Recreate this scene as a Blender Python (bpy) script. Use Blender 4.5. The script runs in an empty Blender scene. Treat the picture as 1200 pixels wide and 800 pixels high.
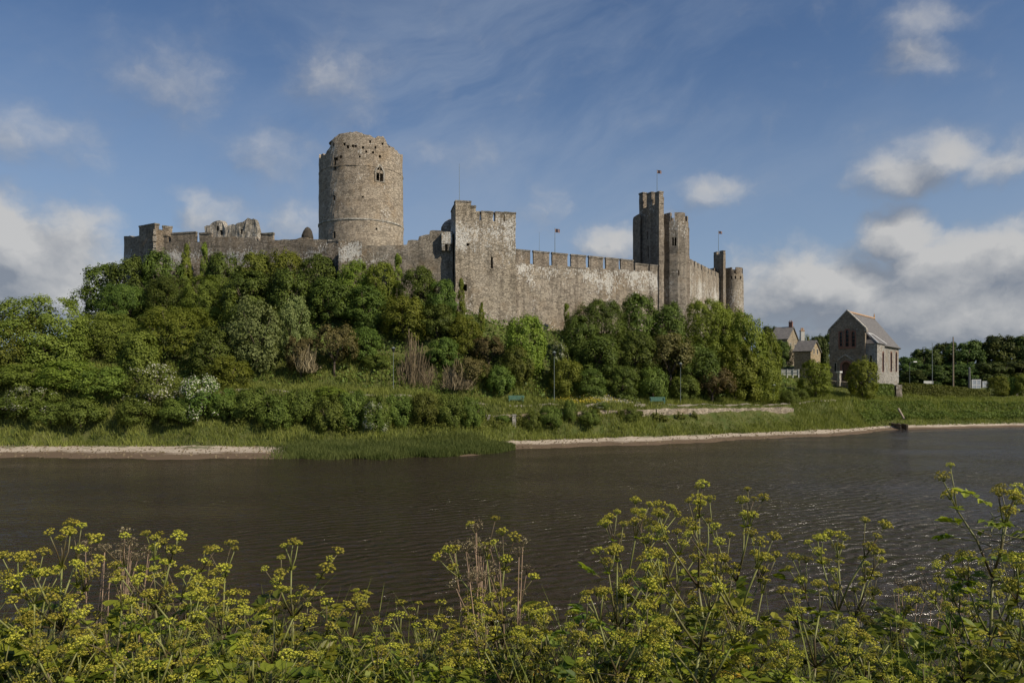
import bpy, bmesh, math, random
import numpy as np
from mathutils import Vector, Matrix, noise
R = math.radians
scene = bpy.context.scene
C = scene.collection

# ------------------------------------------------------------------ camera
EYE, F, HZ = 6.0, 900.0, 455.0            # eye height, focal length and horizon (photo pixels)
cam_d = bpy.data.cameras.new('camera'); cam = bpy.data.objects.new('camera', cam_d); C.objects.link(cam)
cam.location = (0, 0, EYE); cam.rotation_euler = (R(90), 0, 0)
cam_d.lens = 27.0; cam_d.sensor_width = 36.0; cam_d.sensor_fit = 'HORIZONTAL'
cam_d.shift_y = (HZ - 400) / 1200.0
cam_d.clip_start = 0.1; cam_d.clip_end = 6000
scene.camera = cam

# ------------------------------------------------------------------ light and exposure
SUN_AZ, SUN_EL = 122.0, 40.0              # clockwise from +Y; degrees
sd = Vector((math.sin(R(SUN_AZ)) * math.cos(R(SUN_EL)), math.cos(R(SUN_AZ)) * math.cos(R(SUN_EL)), math.sin(R(SUN_EL))))
sun_d = bpy.data.lights.new('sun', 'SUN'); sun = bpy.data.objects.new('sun', sun_d); C.objects.link(sun)
sun_d.energy = 4.6; sun_d.angle = R(0.5); sun_d.color = (1.0, 0.89, 0.72)
sun.rotation_euler = sd.to_track_quat('Z', 'Y').to_euler(); sun.location = (60, -60, 80)
vs = scene.view_settings
vs.view_transform = 'Standard'; vs.look = 'None'; vs.exposure = 0.10; vs.gamma = 1.0; vs.use_curve_mapping = False

# ------------------------------------------------------------------ node helpers
class NT:
    def __init__(s, tree): s.t = tree
    def n(s, typ, **kw):
        nd = s.t.nodes.new(typ)
        for k, v in kw.items(): setattr(nd, k, v)
        return nd
    def l(s, a, b): s.t.links.new(a, b)
    def put(s, sock, v):
        if hasattr(v, 'is_linked'): s.l(v, sock)
        else: sock.default_value = v
    def math(s, op, a, b=0.0, clamp=False):
        m = s.n('ShaderNodeMath', operation=op, use_clamp=clamp); s.put(m.inputs[0], a); s.put(m.inputs[1], b); return m.outputs[0]
    def vmath(s, op, a, b=(0, 0, 0), out=0):
        m = s.n('ShaderNodeVectorMath', operation=op); s.put(m.inputs[0], a); s.put(m.inputs[1], b); return m.outputs[out]
    def mapr(s, v, a, b, c=0.0, d=1.0, smooth=True):
        m = s.n('ShaderNodeMapRange', interpolation_type='SMOOTHSTEP' if smooth else 'LINEAR')
        s.put(m.inputs['Value'], v); m.inputs['From Min'].default_value = a; m.inputs['From Max'].default_value = b
        m.inputs['To Min'].default_value = c; m.inputs['To Max'].default_value = d; return m.outputs['Result']
    def mix(s, f, a, b, blend='MIX'):
        m = s.n('ShaderNodeMix', data_type='RGBA', blend_type=blend)
        s.put(m.inputs[0], f); s.put(m.inputs[6], a if hasattr(a, 'is_linked') else (*a, 1)); s.put(m.inputs[7], b if hasattr(b, 'is_linked') else (*b, 1)); return m.outputs[2]
    def noise(s, vec, scale, detail=4.0, rough=0.55, dist=0.0, out='Fac'):
        m = s.n('ShaderNodeTexNoise'); s.put(m.inputs['Vector'], vec); m.inputs['Scale'].default_value = scale
        m.inputs['Detail'].default_value = detail; m.inputs['Roughness'].default_value = rough; m.inputs['Distortion'].default_value = dist
        return m.outputs[out]
    def scale(s, vec, v): return s.vmath('MULTIPLY', vec, v)

# ------------------------------------------------------------------ sky: Nishita with broken cloud
def ae(px, py):
    dx, dy = (px - 600) / F, (HZ - py) / F
    return math.atan(dx), math.atan2(dy, math.hypot(1, dx))
CLOUDS = [  # px, py, rx, ry, weight (read off the photograph, turned into directions)
    (20, 305, 150, 90, 1.0), (115, 335, 100, 70, .95), (60, 345, 150, 60, 1.0), (-30, 265, 110, 60, .95), (10, 160, 94, 44, .54), (195, 88, 84, 54, .45), (395, 95, 78, 72, .45),
    (245, 248, 66, 54, .52), (335, 258, 88, 50, .50), (320, 190, 78, 58, .38), (290, 278, 120, 40, .48), (720, 285, 62, 38, .80), (835, 232, 56, 34, .62), (780, 262, 40, 26, .4),
    (1075, 28, 60, 30, .60), (1072, 70, 44, 40, .62), (1060, 205, 78, 36, .80), (1100, 182, 60, 40, .82), (1180, 185, 80, 34, .56), (1055, 275, 62, 52, .98),
    (1160, 315, 150, 72, .97), (970, 335, 170, 74, .95), (1090, 355, 290, 95, 1.0), (1260, 280, 100, 60, .9), (880, 360, 90, 60, .75), (640, 250, 60, 40, .36), (530, 180, 60, 30, .30)]
W = bpy.data.worlds.new('World'); scene.world = W; W.use_nodes = True
W.node_tree.nodes.clear()
g = bpy.data.node_groups.new('cloud_density', 'ShaderNodeTree')
g.interface.new_socket('Vector', in_out='INPUT', socket_type='NodeSocketVector')
g.interface.new_socket('Density', in_out='OUTPUT', socket_type='NodeSocketFloat'); g.interface.new_socket('Raw', in_out='OUTPUT', socket_type='NodeSocketFloat')
t = NT(g); gi = t.n('NodeGroupInput'); go = t.n('NodeGroupOutput'); vec = gi.outputs[0]
wn = t.vmath('SUBTRACT', t.noise(vec, 11, 5, .6, out='Color'), (.5, .5, .5))
wv = t.vmath('ADD', vec, t.scale(wn, (.075, .06, 0)))
acc = None
for (px, py, rx, ry, w) in CLOUDS:
    a, e = ae(px, py)
    v = t.vmath('LENGTH', t.scale(t.vmath('SUBTRACT', wv, (a, e, 0)), (F / rx / 1.12, F / ry / 1.05, 0)), out=1)
    m = t.mapr(v, 1.15, 0.0, 0.0, w)
    acc = m if acc is None else t.math('MAXIMUM', acc, m)
fb = t.noise(t.scale(wv, (1, 1.3, 1)), 17, 9, .55)
dn = t.math('ADD', acc, t.scale(fb, (1, 1, 1)) if False else t.math('MULTIPLY', t.math('SUBTRACT', fb, .5), .95))
t.l(dn, go.inputs[1]); se = t.n('ShaderNodeSeparateXYZ'); t.l(vec, se.inputs[0]); hi_ = t.mapr(se.outputs[1], .19, .30)
t.l(t.math('ADD', t.math('MULTIPLY', t.mapr(dn, -.02, 1.05), hi_), t.math('MULTIPLY', t.mapr(dn, .16, .80), t.math('SUBTRACT', 1.0, hi_))), go.inputs[0])
t = NT(W.node_tree)
tc = t.n('ShaderNodeTexCoord'); sx = t.n('ShaderNodeSeparateXYZ'); t.l(tc.outputs['Generated'], sx.inputs[0])
az = t.math('ARCTAN2', sx.outputs[0], sx.outputs[1]); el = t.math('ARCSINE', sx.outputs[2])
cv = t.n('ShaderNodeCombineXYZ'); t.l(az, cv.inputs[0]); t.l(el, cv.inputs[1])
def dens(v):
    gn = t.n('ShaderNodeGroup', node_tree=g); t.l(v, gn.inputs[0]); return gn.outputs
(d0, r0) = dens(cv.outputs[0]); (d1, r1) = dens(t.vmath('ADD', cv.outputs[0], (.022, .030, 0)))
sky = t.n('ShaderNodeTexSky', sky_type='NISHITA'); sky.sun_disc = False
sky.sun_elevation = R(SUN_EL); sky.sun_rotation = R(SUN_AZ); sky.air_density = 1.0; sky.dust_density = 0.6; sky.ozone_density = 2.2
SKY = 0.075
rot = t.n('ShaderNodeVectorRotate', rotation_type='Z_AXIS'); t.l(cv.outputs[0], rot.inputs['Vector']); rot.inputs['Angle'].default_value = R(-20)
cw = t.vmath('ADD', rot.outputs[0], t.scale(t.vmath('SUBTRACT', t.noise(cv.outputs[0], 4, 4, .6, out='Color'), (.5, .5, .5)), (.10, .10, 0)))
ci = t.noise(t.scale(cw, (1.5, 4.2, 1)), 1.5, 8, .60, .4)
av, ev = ae(610, 130); band = t.mapr(t.vmath('LENGTH', t.scale(t.vmath('SUBTRACT', cv.outputs[0], (av, ev, 0)), (2.4, 4.6, 0)), out=1), 1.2, .1)
cirr = t.math('MULTIPLY', t.mapr(ci, .34, .74), t.math('ADD', .15, t.math('MULTIPLY', band, .58)))
skyb = t.mix(1.0, sky.outputs[0], (.80, .93, 1.09), 'MULTIPLY')
hz = t.math('MULTIPLY', t.mapr(el, .46, -.02), .66)
skyb = t.mix(hz, skyb, (.30 / SKY, .37 / SKY, .47 / SKY))
base = t.mix(cirr, skyb, (.30 / SKY, .36 / SKY, .46 / SKY))
lit = t.math('ADD', t.math('MULTIPLY', t.math('SUBTRACT', r0, r1), 1.55), .33, clamp=True)
ccol = t.mix(lit, (.20 / SKY, .22 / SKY, .26 / SKY), (.53 / SKY, .52 / SKY, .505 / SKY))
fin = t.mix(t.math('MULTIPLY', d0, .88), base, ccol)
bg = t.n('ShaderNodeBackground'); t.l(fin, bg.inputs[0]); bg.inputs[1].default_value = SKY
ow = t.n('ShaderNodeOutputWorld'); t.l(bg.outputs[0], ow.inputs[0])

# ------------------------------------------------------------------ scene helpers
def wx(px, Y): return (px - 600) / F * Y
def wz(py, Y): return EYE + (HZ - py) / F * Y
def pt(px, py, Y): return Vector((wx(px, Y), Y, wz(py, Y)))
def nz(x, y, z, s=1.0): return noise.noise(Vector((x * s, y * s, z * s)))

def link(o, parent=None):
    C.objects.link(o)
    if parent is not None: o.parent = parent
    return o
def tag(o, label=None, cat=None, group=None, kind=None):
    if label: o['label'] = label
    if cat: o['category'] = cat
    if group: o['group'] = group
    if kind: o['kind'] = kind
    return o
def thing(name, loc, label, cat, group=None):
    o = bpy.data.objects.new(name, None); o.location = loc; o.empty_display_size = .3
    return tag(link(o), label, cat, group)
def world_loc(p):
    l = Vector((0, 0, 0))
    while p is not None: l += p.location; p = p.parent
    return l
def obj(name, bm, mat, parent=None, smooth=False):
    """bm is in world coordinates; the object is centred on its (unrotated) parent's base."""
    off = world_loc(parent)
    if off.length: bmesh.ops.translate(bm, verts=bm.verts, vec=-off)
    me = bpy.data.meshes.new(name); bm.to_mesh(me); bm.free()
    for m in (mat if isinstance(mat, (list, tuple)) else [mat]): me.materials.append(m)
    if smooth: me.shade_smooth()
    return link(bpy.data.objects.new(name, me), parent)
def dup(root, loc, rz=0.0, sc=(1, 1, 1)):
    r = root.copy(); C.objects.link(r); r.location = loc; r.rotation_euler = (0, 0, rz); r.scale = sc
    for ch in list(root.children):
        c = ch.copy(); C.objects.link(c); c.parent = r
        for gch in ch.children:
            d = gch.copy(); C.objects.link(d); d.parent = c
    return r
def hexa(bm, p):
    v = [bm.verts.new(q) for q in p]
    for f in ((3, 2, 1, 0), (4, 5, 6, 7), (0, 1, 5, 4), (1, 2, 6, 5), (2, 3, 7, 6), (3, 0, 4, 7)): bm.faces.new([v[i] for i in f])
    return v
def box(bm, c, s, rz=0.0):
    cs, sn = math.cos(rz), math.sin(rz); ps = []
    for z in (-.5, .5):
        for (x, y) in ((-.5, -.5), (.5, -.5), (.5, .5), (-.5, .5)):
            X, Y = x * s[0], y * s[1]
            ps.append((c[0] + X * cs - Y * sn, c[1] + X * sn + Y * cs, c[2] + z * s[2]))
    return hexa(bm, ps)
def prism(bm, outline, d):
    """closed solid from a planar list of points pushed by the vector d"""
    a = [bm.verts.new(p) for p in outline]; b = [bm.verts.new(Vector(p) + d) for p in outline]; n = len(a)
    bm.faces.new(list(reversed(a))); bm.faces.new(b)
    for i in range(n): bm.faces.new((a[i], a[(i + 1) % n], b[(i + 1) % n], b[i]))
def tube(bm, pts, rad, seg=6):
    rings = []; n = len(pts); pts = [Vector(p) for p in pts]
    for i, p in enumerate(pts):
        d = (pts[min(i + 1, n - 1)] - pts[max(i - 1, 0)]).normalized()
        a = d.orthogonal().normalized(); b = d.cross(a); r = rad[i] if isinstance(rad, (list, tuple)) else rad
        if rings:                                                  # keep the ring from twisting
            pa = (rings[-1][0].co - pts[i - 1]); a = (pa - d * pa.dot(d)); a = a.normalized() if a.length > 1e-6 else d.orthogonal().normalized(); b = d.cross(a)
        rings.append([bm.verts.new(p + (a * math.cos(2 * math.pi * k / seg) + b * math.sin(2 * math.pi * k / seg)) * r) for k in range(seg)])
    for i in range(n - 1):
        for k in range(seg): bm.faces.new((rings[i][k], rings[i][(k + 1) % seg], rings[i + 1][(k + 1) % seg], rings[i + 1][k]))
    bm.faces.new(list(reversed(rings[0]))); bm.faces.new(rings[-1])
def rough(bm, amp, s=.5, seed=0.0):
    bm.normal_update()
    mv = [(v, v.normal * (nz(v.co.x + seed, v.co.y, v.co.z, s) + .5 * nz(v.co.x, v.co.y + seed, v.co.z, s * 3)) * amp) for v in bm.verts]
    for v, d in mv: v.co += d
def solve_cuts(o, cutters):
    if not cutters: return
    bm = bmesh.new()
    for fn in cutters: fn(bm)
    bmesh.ops.recalc_face_normals(bm, faces=bm.faces)
    me = bpy.data.meshes.new('cut'); bm.to_mesh(me); bm.free(); co = bpy.data.objects.new('cut', me); C.objects.link(co)
    par = o.parent; co.location = -world_loc(par); o.parent = None
    md = o.modifiers.new('b', 'BOOLEAN'); md.operation = 'DIFFERENCE'; md.solver = 'EXACT'; md.object = co; md.use_self = True
    dg = bpy.context.evaluated_depsgraph_get(); nm = bpy.data.meshes.new_from_object(o.evaluated_get(dg))
    o.modifiers.clear(); o.data = nm; o.parent = par
    bpy.data.objects.remove(co); bpy.data.meshes.remove(me)
def np_mesh(name, verts, nper, tint=None, mat=None):
    """verts (n*nper,3): one polygon of nper corners for each run of nper vertices"""
    v = np.asarray(verts, np.float32).reshape(-1, 3); nv = len(v); nf = nv // nper
    me = bpy.data.meshes.new(name); me.vertices.add(nv); me.vertices.foreach_set('co', v.ravel())
    me.loops.add(nv); me.loops.foreach_set('vertex_index', np.arange(nv, dtype=np.int32))
    me.polygons.add(nf); me.polygons.foreach_set('loop_start', np.arange(0, nv, nper, dtype=np.int32))
    if tint is not None:
        at = me.attributes.new('tint', 'FLOAT', 'POINT'); at.data.foreach_set('value', np.repeat(np.asarray(tint, np.float32), nper))
    me.update(calc_edges=True)
    if mat: me.materials.append(mat)
    return me

# ------------------------------------------------------------------ materials
def new_mat(name):
    m = bpy.data.materials.new(name); m.use_nodes = True; m.node_tree.nodes.clear(); return m, NT(m.node_tree)
def finish(t, col, rough=.8, spec=.3, bump=None, bs=.5, bd=.05, metal=0.0):
    p = t.n('ShaderNodeBsdfPrincipled'); t.put(p.inputs['Base Color'], col if hasattr(col, 'is_linked') else (*col, 1)); t.put(p.inputs['Roughness'], rough)
    p.inputs['Specular IOR Level'].default_value = spec; p.inputs['Metallic'].default_value = metal
    if bump is not None:
        b = t.n('ShaderNodeBump'); b.inputs['Strength'].default_value = bs; b.inputs['Distance'].default_value = bd; t.l(bump, b.inputs['Height']); t.l(b.outputs[0], p.inputs['Normal'])
    o = t.n('ShaderNodeOutputMaterial'); t.l(p.outputs[0], o.inputs[0]); return p
def pos(t):
    return t.n('ShaderNodeNewGeometry').outputs['Position']
def stone(name, c0, c1, dark, white=.5, wz0=None, wz1=None, cell=2.4, white_col=(.62, .60, .55), streak=.5, moss=0.0):
    m, t = new_mat(name); P = pos(t)
    vo = t.n('ShaderNodeTexVoronoi'); t.l(t.scale(P, (1, 1, 1.7)), vo.inputs['Vector']); vo.inputs['Scale'].default_value = cell
    sep = t.n('ShaderNodeSeparateColor'); t.l(vo.outputs['Color'], sep.inputs[0])
    ve = t.n('ShaderNodeTexVoronoi', feature='DISTANCE_TO_EDGE'); t.l(t.scale(P, (1, 1, 1.7)), ve.inputs['Vector']); ve.inputs['Scale'].default_value = cell
    joint = t.mapr(ve.outputs['Distance'], .0, .07)
    big = t.noise(P, .13, 5, .6); mid = t.noise(P, .7, 6, .65)
    col = t.mix(t.mapr(big, .35, .65), c0, c1)
    col = t.mix(t.mapr(mid, .45, .75, 0, .7), col, dark)
    col = t.mix(t.mapr(t.noise(P, .28, 4, .55), .48, .68, 0, .35), col, dark)
    st = t.noise(t.scale(P, (1.1, 1.1, .09)), 1.0, 5, .65)
    col = t.mix(t.mapr(st, .44, .66, 0, streak), col, tuple(x * .55 for x in dark))
    vr = t.math('ADD', t.math('MULTIPLY', sep.outputs[0], .75), .60)
    col = t.mix(1.0, col, t.mix(vr, (0, 0, 0), (1, 1, 1)), 'MULTIPLY')
    col = t.mix(t.math('MULTIPLY', t.math('SUBTRACT', 1.0, joint), .45), col, tuple(x * .5 for x in dark))
    hue = t.noise(P, .33, 4, .6)
    col = t.mix(t.mapr(hue, .50, .72, 0, .38), col, (.27, .185, .10))
    wn = t.noise(t.scale(P, (1, 1, .6)), 4.2, 9, .72); wl = t.noise(P, .22, 4, .6)
    wsum = t.math('ADD', wn, t.math('MULTIPLY', t.math('SUBTRACT', wl, .5), .75))
    if wz0 is not None:
        sz = t.n('ShaderNodeSeparateXYZ'); t.l(P, sz.inputs[0])
        wsum = t.math('ADD', wsum, t.math('SUBTRACT', t.math('MULTIPLY', t.math('MULTIPLY', t.mapr(sz.outputs[2], wz0, (wz0 + wz1) / 2), t.mapr(sz.outputs[2], wz1, (wz0 + wz1) / 2)), .17), .06))
    col = t.mix(t.mapr(wsum, .715 - .13 * white, .760 - .13 * white, 0, .85), col, white_col)
    if moss: col = t.mix(t.mapr(t.noise(P, .5, 5, .6), .55, .7, 0, moss), col, (.07, .08, .025))
    bh = t.math('ADD', t.math('MULTIPLY', joint, .5), t.math('ADD', t.math('MULTIPLY', sep.outputs[1], .5), t.math('MULTIPLY', t.noise(P, 6, 4, .6), .6)))
    finish(t, col, .92, .15, bh, .9, .16); return m
def plain(name, col, rough=.7, var=.25, scale=3.0, spec=.3, metal=0.0, coord=None, bump=.0):
    m, t = new_mat(name); tcn = t.n('ShaderNodeTexCoord'); v = tcn.outputs['Object']
    nf = t.noise(v, scale, 5, .6)
    c = t.mix(t.mapr(nf, .3, .7), tuple(x * (1 - var) for x in col), tuple(min(1, x * (1 + var)) for x in col))
    finish(t, c, rough, spec, nf if bump else None, bump, .02, metal); return m
def leafmat(name, lo, hi, trans=.25, rough_=.55, hv=.06, spec=.12):
    m, t = new_mat(name)
    at = t.n('ShaderNodeAttribute', attribute_name='tint'); oi = t.n('ShaderNodeObjectInfo')
    c = t.mix(at.outputs['Fac'], lo, hi)
    hs = t.n('ShaderNodeHueSaturation'); t.l(c, hs.inputs['Color'])
    t.l(t.math('ADD', t.math('MULTIPLY', oi.outputs['Random'], hv), .5 - hv / 2), hs.inputs['Hue'])
    t.l(t.math('ADD', t.math('MULTIPLY', oi.outputs['Random'], .5), .78), hs.inputs['Value'])
    p = t.n('ShaderNodeBsdfPrincipled'); t.l(hs.outputs[0], p.inputs['Base Color']); p.inputs['Roughness'].default_value = rough_; p.inputs['Specular IOR Level'].default_value = spec
    tr = t.n('ShaderNodeBsdfTranslucent'); t.l(t.mix(1.0, hs.outputs[0], (1.2, 1.25, .55), 'MULTIPLY'), tr.inputs[0])
    mx = t.n('ShaderNodeMixShader'); mx.inputs[0].default_value = trans; t.l(p.outputs[0], mx.inputs[1]); t.l(tr.outputs[0], mx.inputs[2])
    o = t.n('ShaderNodeOutputMaterial'); t.l(mx.outputs[0], o.inputs[0]); return m

S_KEEP = stone('keep_stone', (.385, .32, .245), (.45, .385, .30), (.25, .205, .155), .50, cell=1.7, streak=.25)
S_TOWER = stone('tower_stone', (.40, .34, .255), (.46, .40, .315), (.24, .20, .15), 1.05, 22, 33, streak=.6)
S_WALL = stone('wall_stone', (.37, .315, .24), (.43, .375, .30), (.22, .18, .14), .85, 18.5, 27.5, streak=.6)
S_LEFT = stone('left_wall_stone', (.30, .25, .19), (.37, .315, .25), (.18, .15, .115), .70, 21, 29, streak=.45)
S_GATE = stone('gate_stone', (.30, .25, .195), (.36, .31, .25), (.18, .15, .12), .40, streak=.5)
S_RUIN = stone('ruin_stone', (.38, .34, .28), (.46, .42, .36), (.14, .12, .09), .9, cell=2.0)
S_CAP = stone('coping_stone', (.27, .24, .20), (.34, .30, .25), (.15, .13, .10), .40, moss=.4)
S_PALE = stone('pale_stone', (.48, .45, .39), (.54, .51, .45), (.30, .27, .23), .5)
S_LOW = stone('rubble_stone', (.40, .33, .25), (.48, .41, .32), (.2, .16, .11), .45, cell=2.4, moss=.5)
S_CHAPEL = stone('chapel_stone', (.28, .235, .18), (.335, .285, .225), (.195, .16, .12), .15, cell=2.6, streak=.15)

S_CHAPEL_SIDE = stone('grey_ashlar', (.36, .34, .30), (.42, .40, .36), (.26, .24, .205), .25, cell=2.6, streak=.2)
S_HOUSE = stone('house_stone', (.36, .30, .21), (.42, .35, .25), (.26, .21, .15), .15, cell=2.6, streak=.1)
SHADE_PLATE = plain('painted_recess_shade', (.012, .010, .008), .95, .2, spec=.05)  # near-black plates paint the shade inside slits, putlog holes and unglazed windows
GLASS = plain('dark_glass', (.02, .022, .025), .12, .2, spec=.5)
BRICK = plain('red_brick', (.21, .105, .075), .85, .25, 8)
SLATE = plain('roof_slate', (.135, .125, .115), .6, .22, 2.2, bump=.3)
LEAD = plain('lead_flashing', (.55, .55, .54), .5, .1)
TILE = plain('ridge_tile', (.42, .27, .16), .8, .2)
WHITEP = plain('white_paint', (.56, .56, .53), .5, .08)
STEEL = plain('galvanised_steel', (.20, .23, .21), .5, .2, metal=.4)
GREENP = plain('green_paint', (.10, .20, .15), .5, .15)
WOODP = plain('weathered_pole', (.24, .19, .14), .85, .25, 5)
BARK = plain('bark', (.09, .07, .05), .9, .35, 4, bump=.4)
PALEWOOD = plain('pale_timber', (.30, .24, .18), .85, .2, 4)
LF = dict(
    broad=leafmat('leaf_olive', (.088, .118, .020), (.205, .238, .042), .25, hv=.04),
    dark=leafmat('leaf_ivy', (.052, .080, .015), (.145, .190, .035), .15, .5, hv=.04),
    bright=leafmat('leaf_fresh', (.090, .125, .016), (.215, .250, .040), .28, hv=.04),
    pale=leafmat('leaf_silver', (.062, .088, .022), (.215, .245, .088), .22, hv=.01),
    shrub=leafmat('leaf_shrub', (.066, .092, .016), (.160, .195, .037), .2),
    brown=leafmat('leaf_bronze', (0.061, 0.055, 0.017), (0.187, 0.149, 0.061), .2),
    wood=leafmat('leaf_wood', (.034, .054, .014), (.110, .138, .030), .15),
    blossom=leafmat('may_blossom', (.34, .33, .25), (.58, .56, .47), .15, hv=0.0),
    twig=leafmat('dry_stem', (.115, .092, .052), (.27, .22, .135), .0, .9, 0.02, .05))
GRASS = leafmat('grass_blade', (.085, .105, .022), (.245, .265, .065), .3, hv=0.0)
REED = leafmat('reed_blade', (.060, .085, .020), (.190, .215, .065), .3, hv=0.0)
# ------------------------------------------------------------------ ground
def itp(x, tab): return np.interp(x, [a for a, _ in tab], [b for _, b in tab])
T_S = [(-400, 62), (-100, 64), (-44, 66), (-21.7, 65.5), (-11, 66), (-3, 70), (0, 75), (18.7, 84), (44.4, 100), (56, 112), (80, 120), (400, 150)]
T_W = [(-44, 9), (-11, 9), (0, 7.5), (18, 7), (44, 5.5), (56, 3), (80, 2.0)]
T_P = [(-100, 80), (-40, 80), (-20, 84), (-3, 87), (10, 90), (28, 101), (39, 108), (52, 118), (80, 130), (400, 175)]
T_ZP = [(-100, 6.0), (-40, 6.0), (-20, 5.6), (-9, 4.8), (-3, 4.0), (10, 3.95), (28, 3.7), (39, 3.6), (48, 4.1), (60, 3.7), (80, 3.4), (400, 5)]
T_C = [(-130, 122), (-60, 118), (-24, 107), (-8, 104), (.5, 107), (23, 120), (28.4, 124), (45, 153), (52, 158), (400, 190)]
T_ZC = [(-300, 4), (-110, 5), (-80, 8), (-68, 12), (-58, 17), (-24, 18), (-9, 16.5), (.5, 13.8), (23, 14), (28, 14), (40, 13.5), (46, 11), (53, 8), (60, 6.8), (76, 5.6), (84, 4.6), (110, 4.6), (400, 8)]
def H(x, y):
    x = np.asarray(x, float); y = np.asarray(y, float); x, y = np.broadcast_arrays(x, y)
    s, w, p, zp, c, zc = (itp(x, T) for T in (T_S, T_W, T_P, T_ZP, T_C, T_ZC))
    wob = 1.3 * np.sin(x * .27) + 1.0 * np.sin(x * .73 + 1) + .6 * np.sin(x * 1.9) + .3 * np.sin(x * 4.7)
    s = s + wob * np.where(x < 50, .5, .25)
    ys = [s - 9, s, s + w, p - 1.4, p - .2, p + 3, p + 6, c - 1.5, c + 4, c + 45, c + 95, c + 400]
    zs = [-1.6 + 0 * s, 0 * s, .5 + 0 * s, np.maximum(.8, zp - 1.35), zp, zp, zp + .55, zc, zc + 1.5, zc + 1.5, 7 + 0 * s, 12 + 0 * s]
    z = np.full(x.shape, -1.6)
    for i in range(len(ys) - 1):
        k = np.clip((y - ys[i]) / np.maximum(ys[i + 1] - ys[i], .01), 0, 1)
        if i in (6, 7): k = k * k * (3 - 2 * k) if i == 7 else k ** .85
        z = np.where(y >= ys[i], zs[i] + (zs[i + 1] - zs[i]) * k, z)
    z = np.where(y > ys[-1], 12, z)
    z += 1.7 * np.exp(-((x - 60) ** 2 + (y - 143) ** 2) / (2 * 6.0 ** 2))
    z += 3.2 * np.exp(-((x - 66) ** 2 + (y - 176) ** 2) / (2 * 13.0 ** 2))
    up = np.clip((z - .25) / 1.0, 0, 1) * np.clip((y - 40) / 10, 0, 1)
    z += up * (.14 * np.sin(x * .7 + y * .4) + .10 * np.sin(x * 1.7 - y * 1.1) + .06 * np.sin(x * 3.3 + y * 2.9))
    nb = np.interp(y, [-400, -40, 0, 2.5, 4, 6, 8.5, 11.5, 14], [9, 4.6, 4.35, 4.15, 3.9, 3.35, 2.0, 0, -1.6])
    nb = nb + .06 * np.sin(x * 2.3 + y) + .05 * np.sin(x * 1.1 - y * 2)
    return np.where(y < 30, nb, z)
def h(x, y): return float(H(x, y))
def graded(a, b, fine0, fine1, step, coarse):
    out = list(np.arange(fine0, fine1, step)) + [fine1]; v = fine0; st = step
    while v > a: st = min(st * 1.35, coarse); v -= st; out.append(v)
    v = fine1; st = step
    while v < b: st = min(st * 1.35, coarse); v += st; out.append(v)
    return np.array(sorted(out))
gx = graded(-1500, 1500, -70, 95, .8, 120); gy = np.unique(np.concatenate([graded(-400, 62, 0, 14, .8, 20), graded(62, 2600, 62, 175, .75, 120)]))
GX, GY = np.meshgrid(gx, gy); GZ = H(GX, GY)
nx, ny = len(gx), len(gy); idx = np.arange(nx * ny).reshape(ny, nx)
q = np.stack([idx[:-1, :-1], idx[:-1, 1:], idx[1:, 1:], idx[1:, :-1]], -1).reshape(-1, 4)
me = bpy.data.meshes.new('ground'); me.from_pydata(np.stack([GX, GY, GZ], -1).reshape(-1, 3).tolist(), [], q.tolist()); me.shade_smooth()
m, t = new_mat('ground_soil'); P = pos(t); sz = t.n('ShaderNodeSeparateXYZ'); t.l(P, sz.inputs[0])
n1 = t.noise(P, .9, 6, .62); n2 = t.noise(P, 5, 5, .65); n3 = t.noise(t.scale(P, (.35, 1, 1)), 1.3, 5, .6)
sand = t.mix(t.mapr(n2, .3, .7), (.33, .27, .20), (.50, .43, .345)); sand = t.mix(t.mapr(t.noise(t.scale(P, (.6, 1.6, 1)), 1.6, 8, .7), .55, .64, 0, .8), sand, (.16, .125, .09))
wet = t.mapr(t.math('ADD', sz.outputs[2], t.math('MULTIPLY', t.math('SUBTRACT', n3, .5), .22)), .17, .27)
sand = t.mix(wet, (.13, .092, .06), sand)
soil = t.mix(t.mapr(n1, .35, .65), (.055, .075, .018), (.10, .105, .035)); soil = t.mix(t.mapr(n2, .5, .75, 0, .6), soil, (.06, .045, .025))
isg = t.mapr(t.math('ADD', sz.outputs[2], t.math('MULTIPLY', t.math('SUBTRACT', n3, .5), .75)), .42, .54)
finish(t, t.mix(isg, sand, soil), .95, .15, n2, .6, .08); me.materials.append(m)
tag(link(bpy.data.objects.new('ground', me)), kind='structure')

bm = bmesh.new(); vv = [bm.verts.new(p) for p in ((-1500, 8, 0), (1500, 8, 0), (1500, 160, 0), (-1500, 160, 0))]; bm.faces.new(vv)
m, t = new_mat('river_water'); P = pos(t)
mp = t.n('ShaderNodeMapping'); t.l(P, mp.inputs[0]); mp.inputs['Rotation'].default_value = (0, 0, R(62)); wt = t.n('ShaderNodeTexWave', wave_type='BANDS', bands_direction='X', wave_profile='SIN')
t.l(mp.outputs[0], wt.inputs['Vector']); wt.inputs['Scale'].default_value = .46; wt.inputs['Distortion'].default_value = 9.0; wt.inputs['Detail'].default_value = 3; wt.inputs['Detail Scale'].default_value = .9; wt.inputs['Detail Roughness'].default_value = .6
mp2 = t.n('ShaderNodeMapping'); t.l(P, mp2.inputs[0]); mp2.inputs['Rotation'].default_value = (0, 0, R(24)); mp2.inputs['Scale'].default_value = (.6, 1.7, 1)
w2 = t.noise(mp2.outputs[0], 1.5, 4, .6, .6); w3 = t.noise(P, .09, 4, .6); w4 = t.noise(t.scale(P, (.4, 1, 1)), .12, 3, .5)
hh = t.math('MULTIPLY', t.math('ADD', t.math('MULTIPLY', wt.outputs['Fac'], .30), w2), t.mapr(w3, .3, .7, .45, 1.2))
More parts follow.
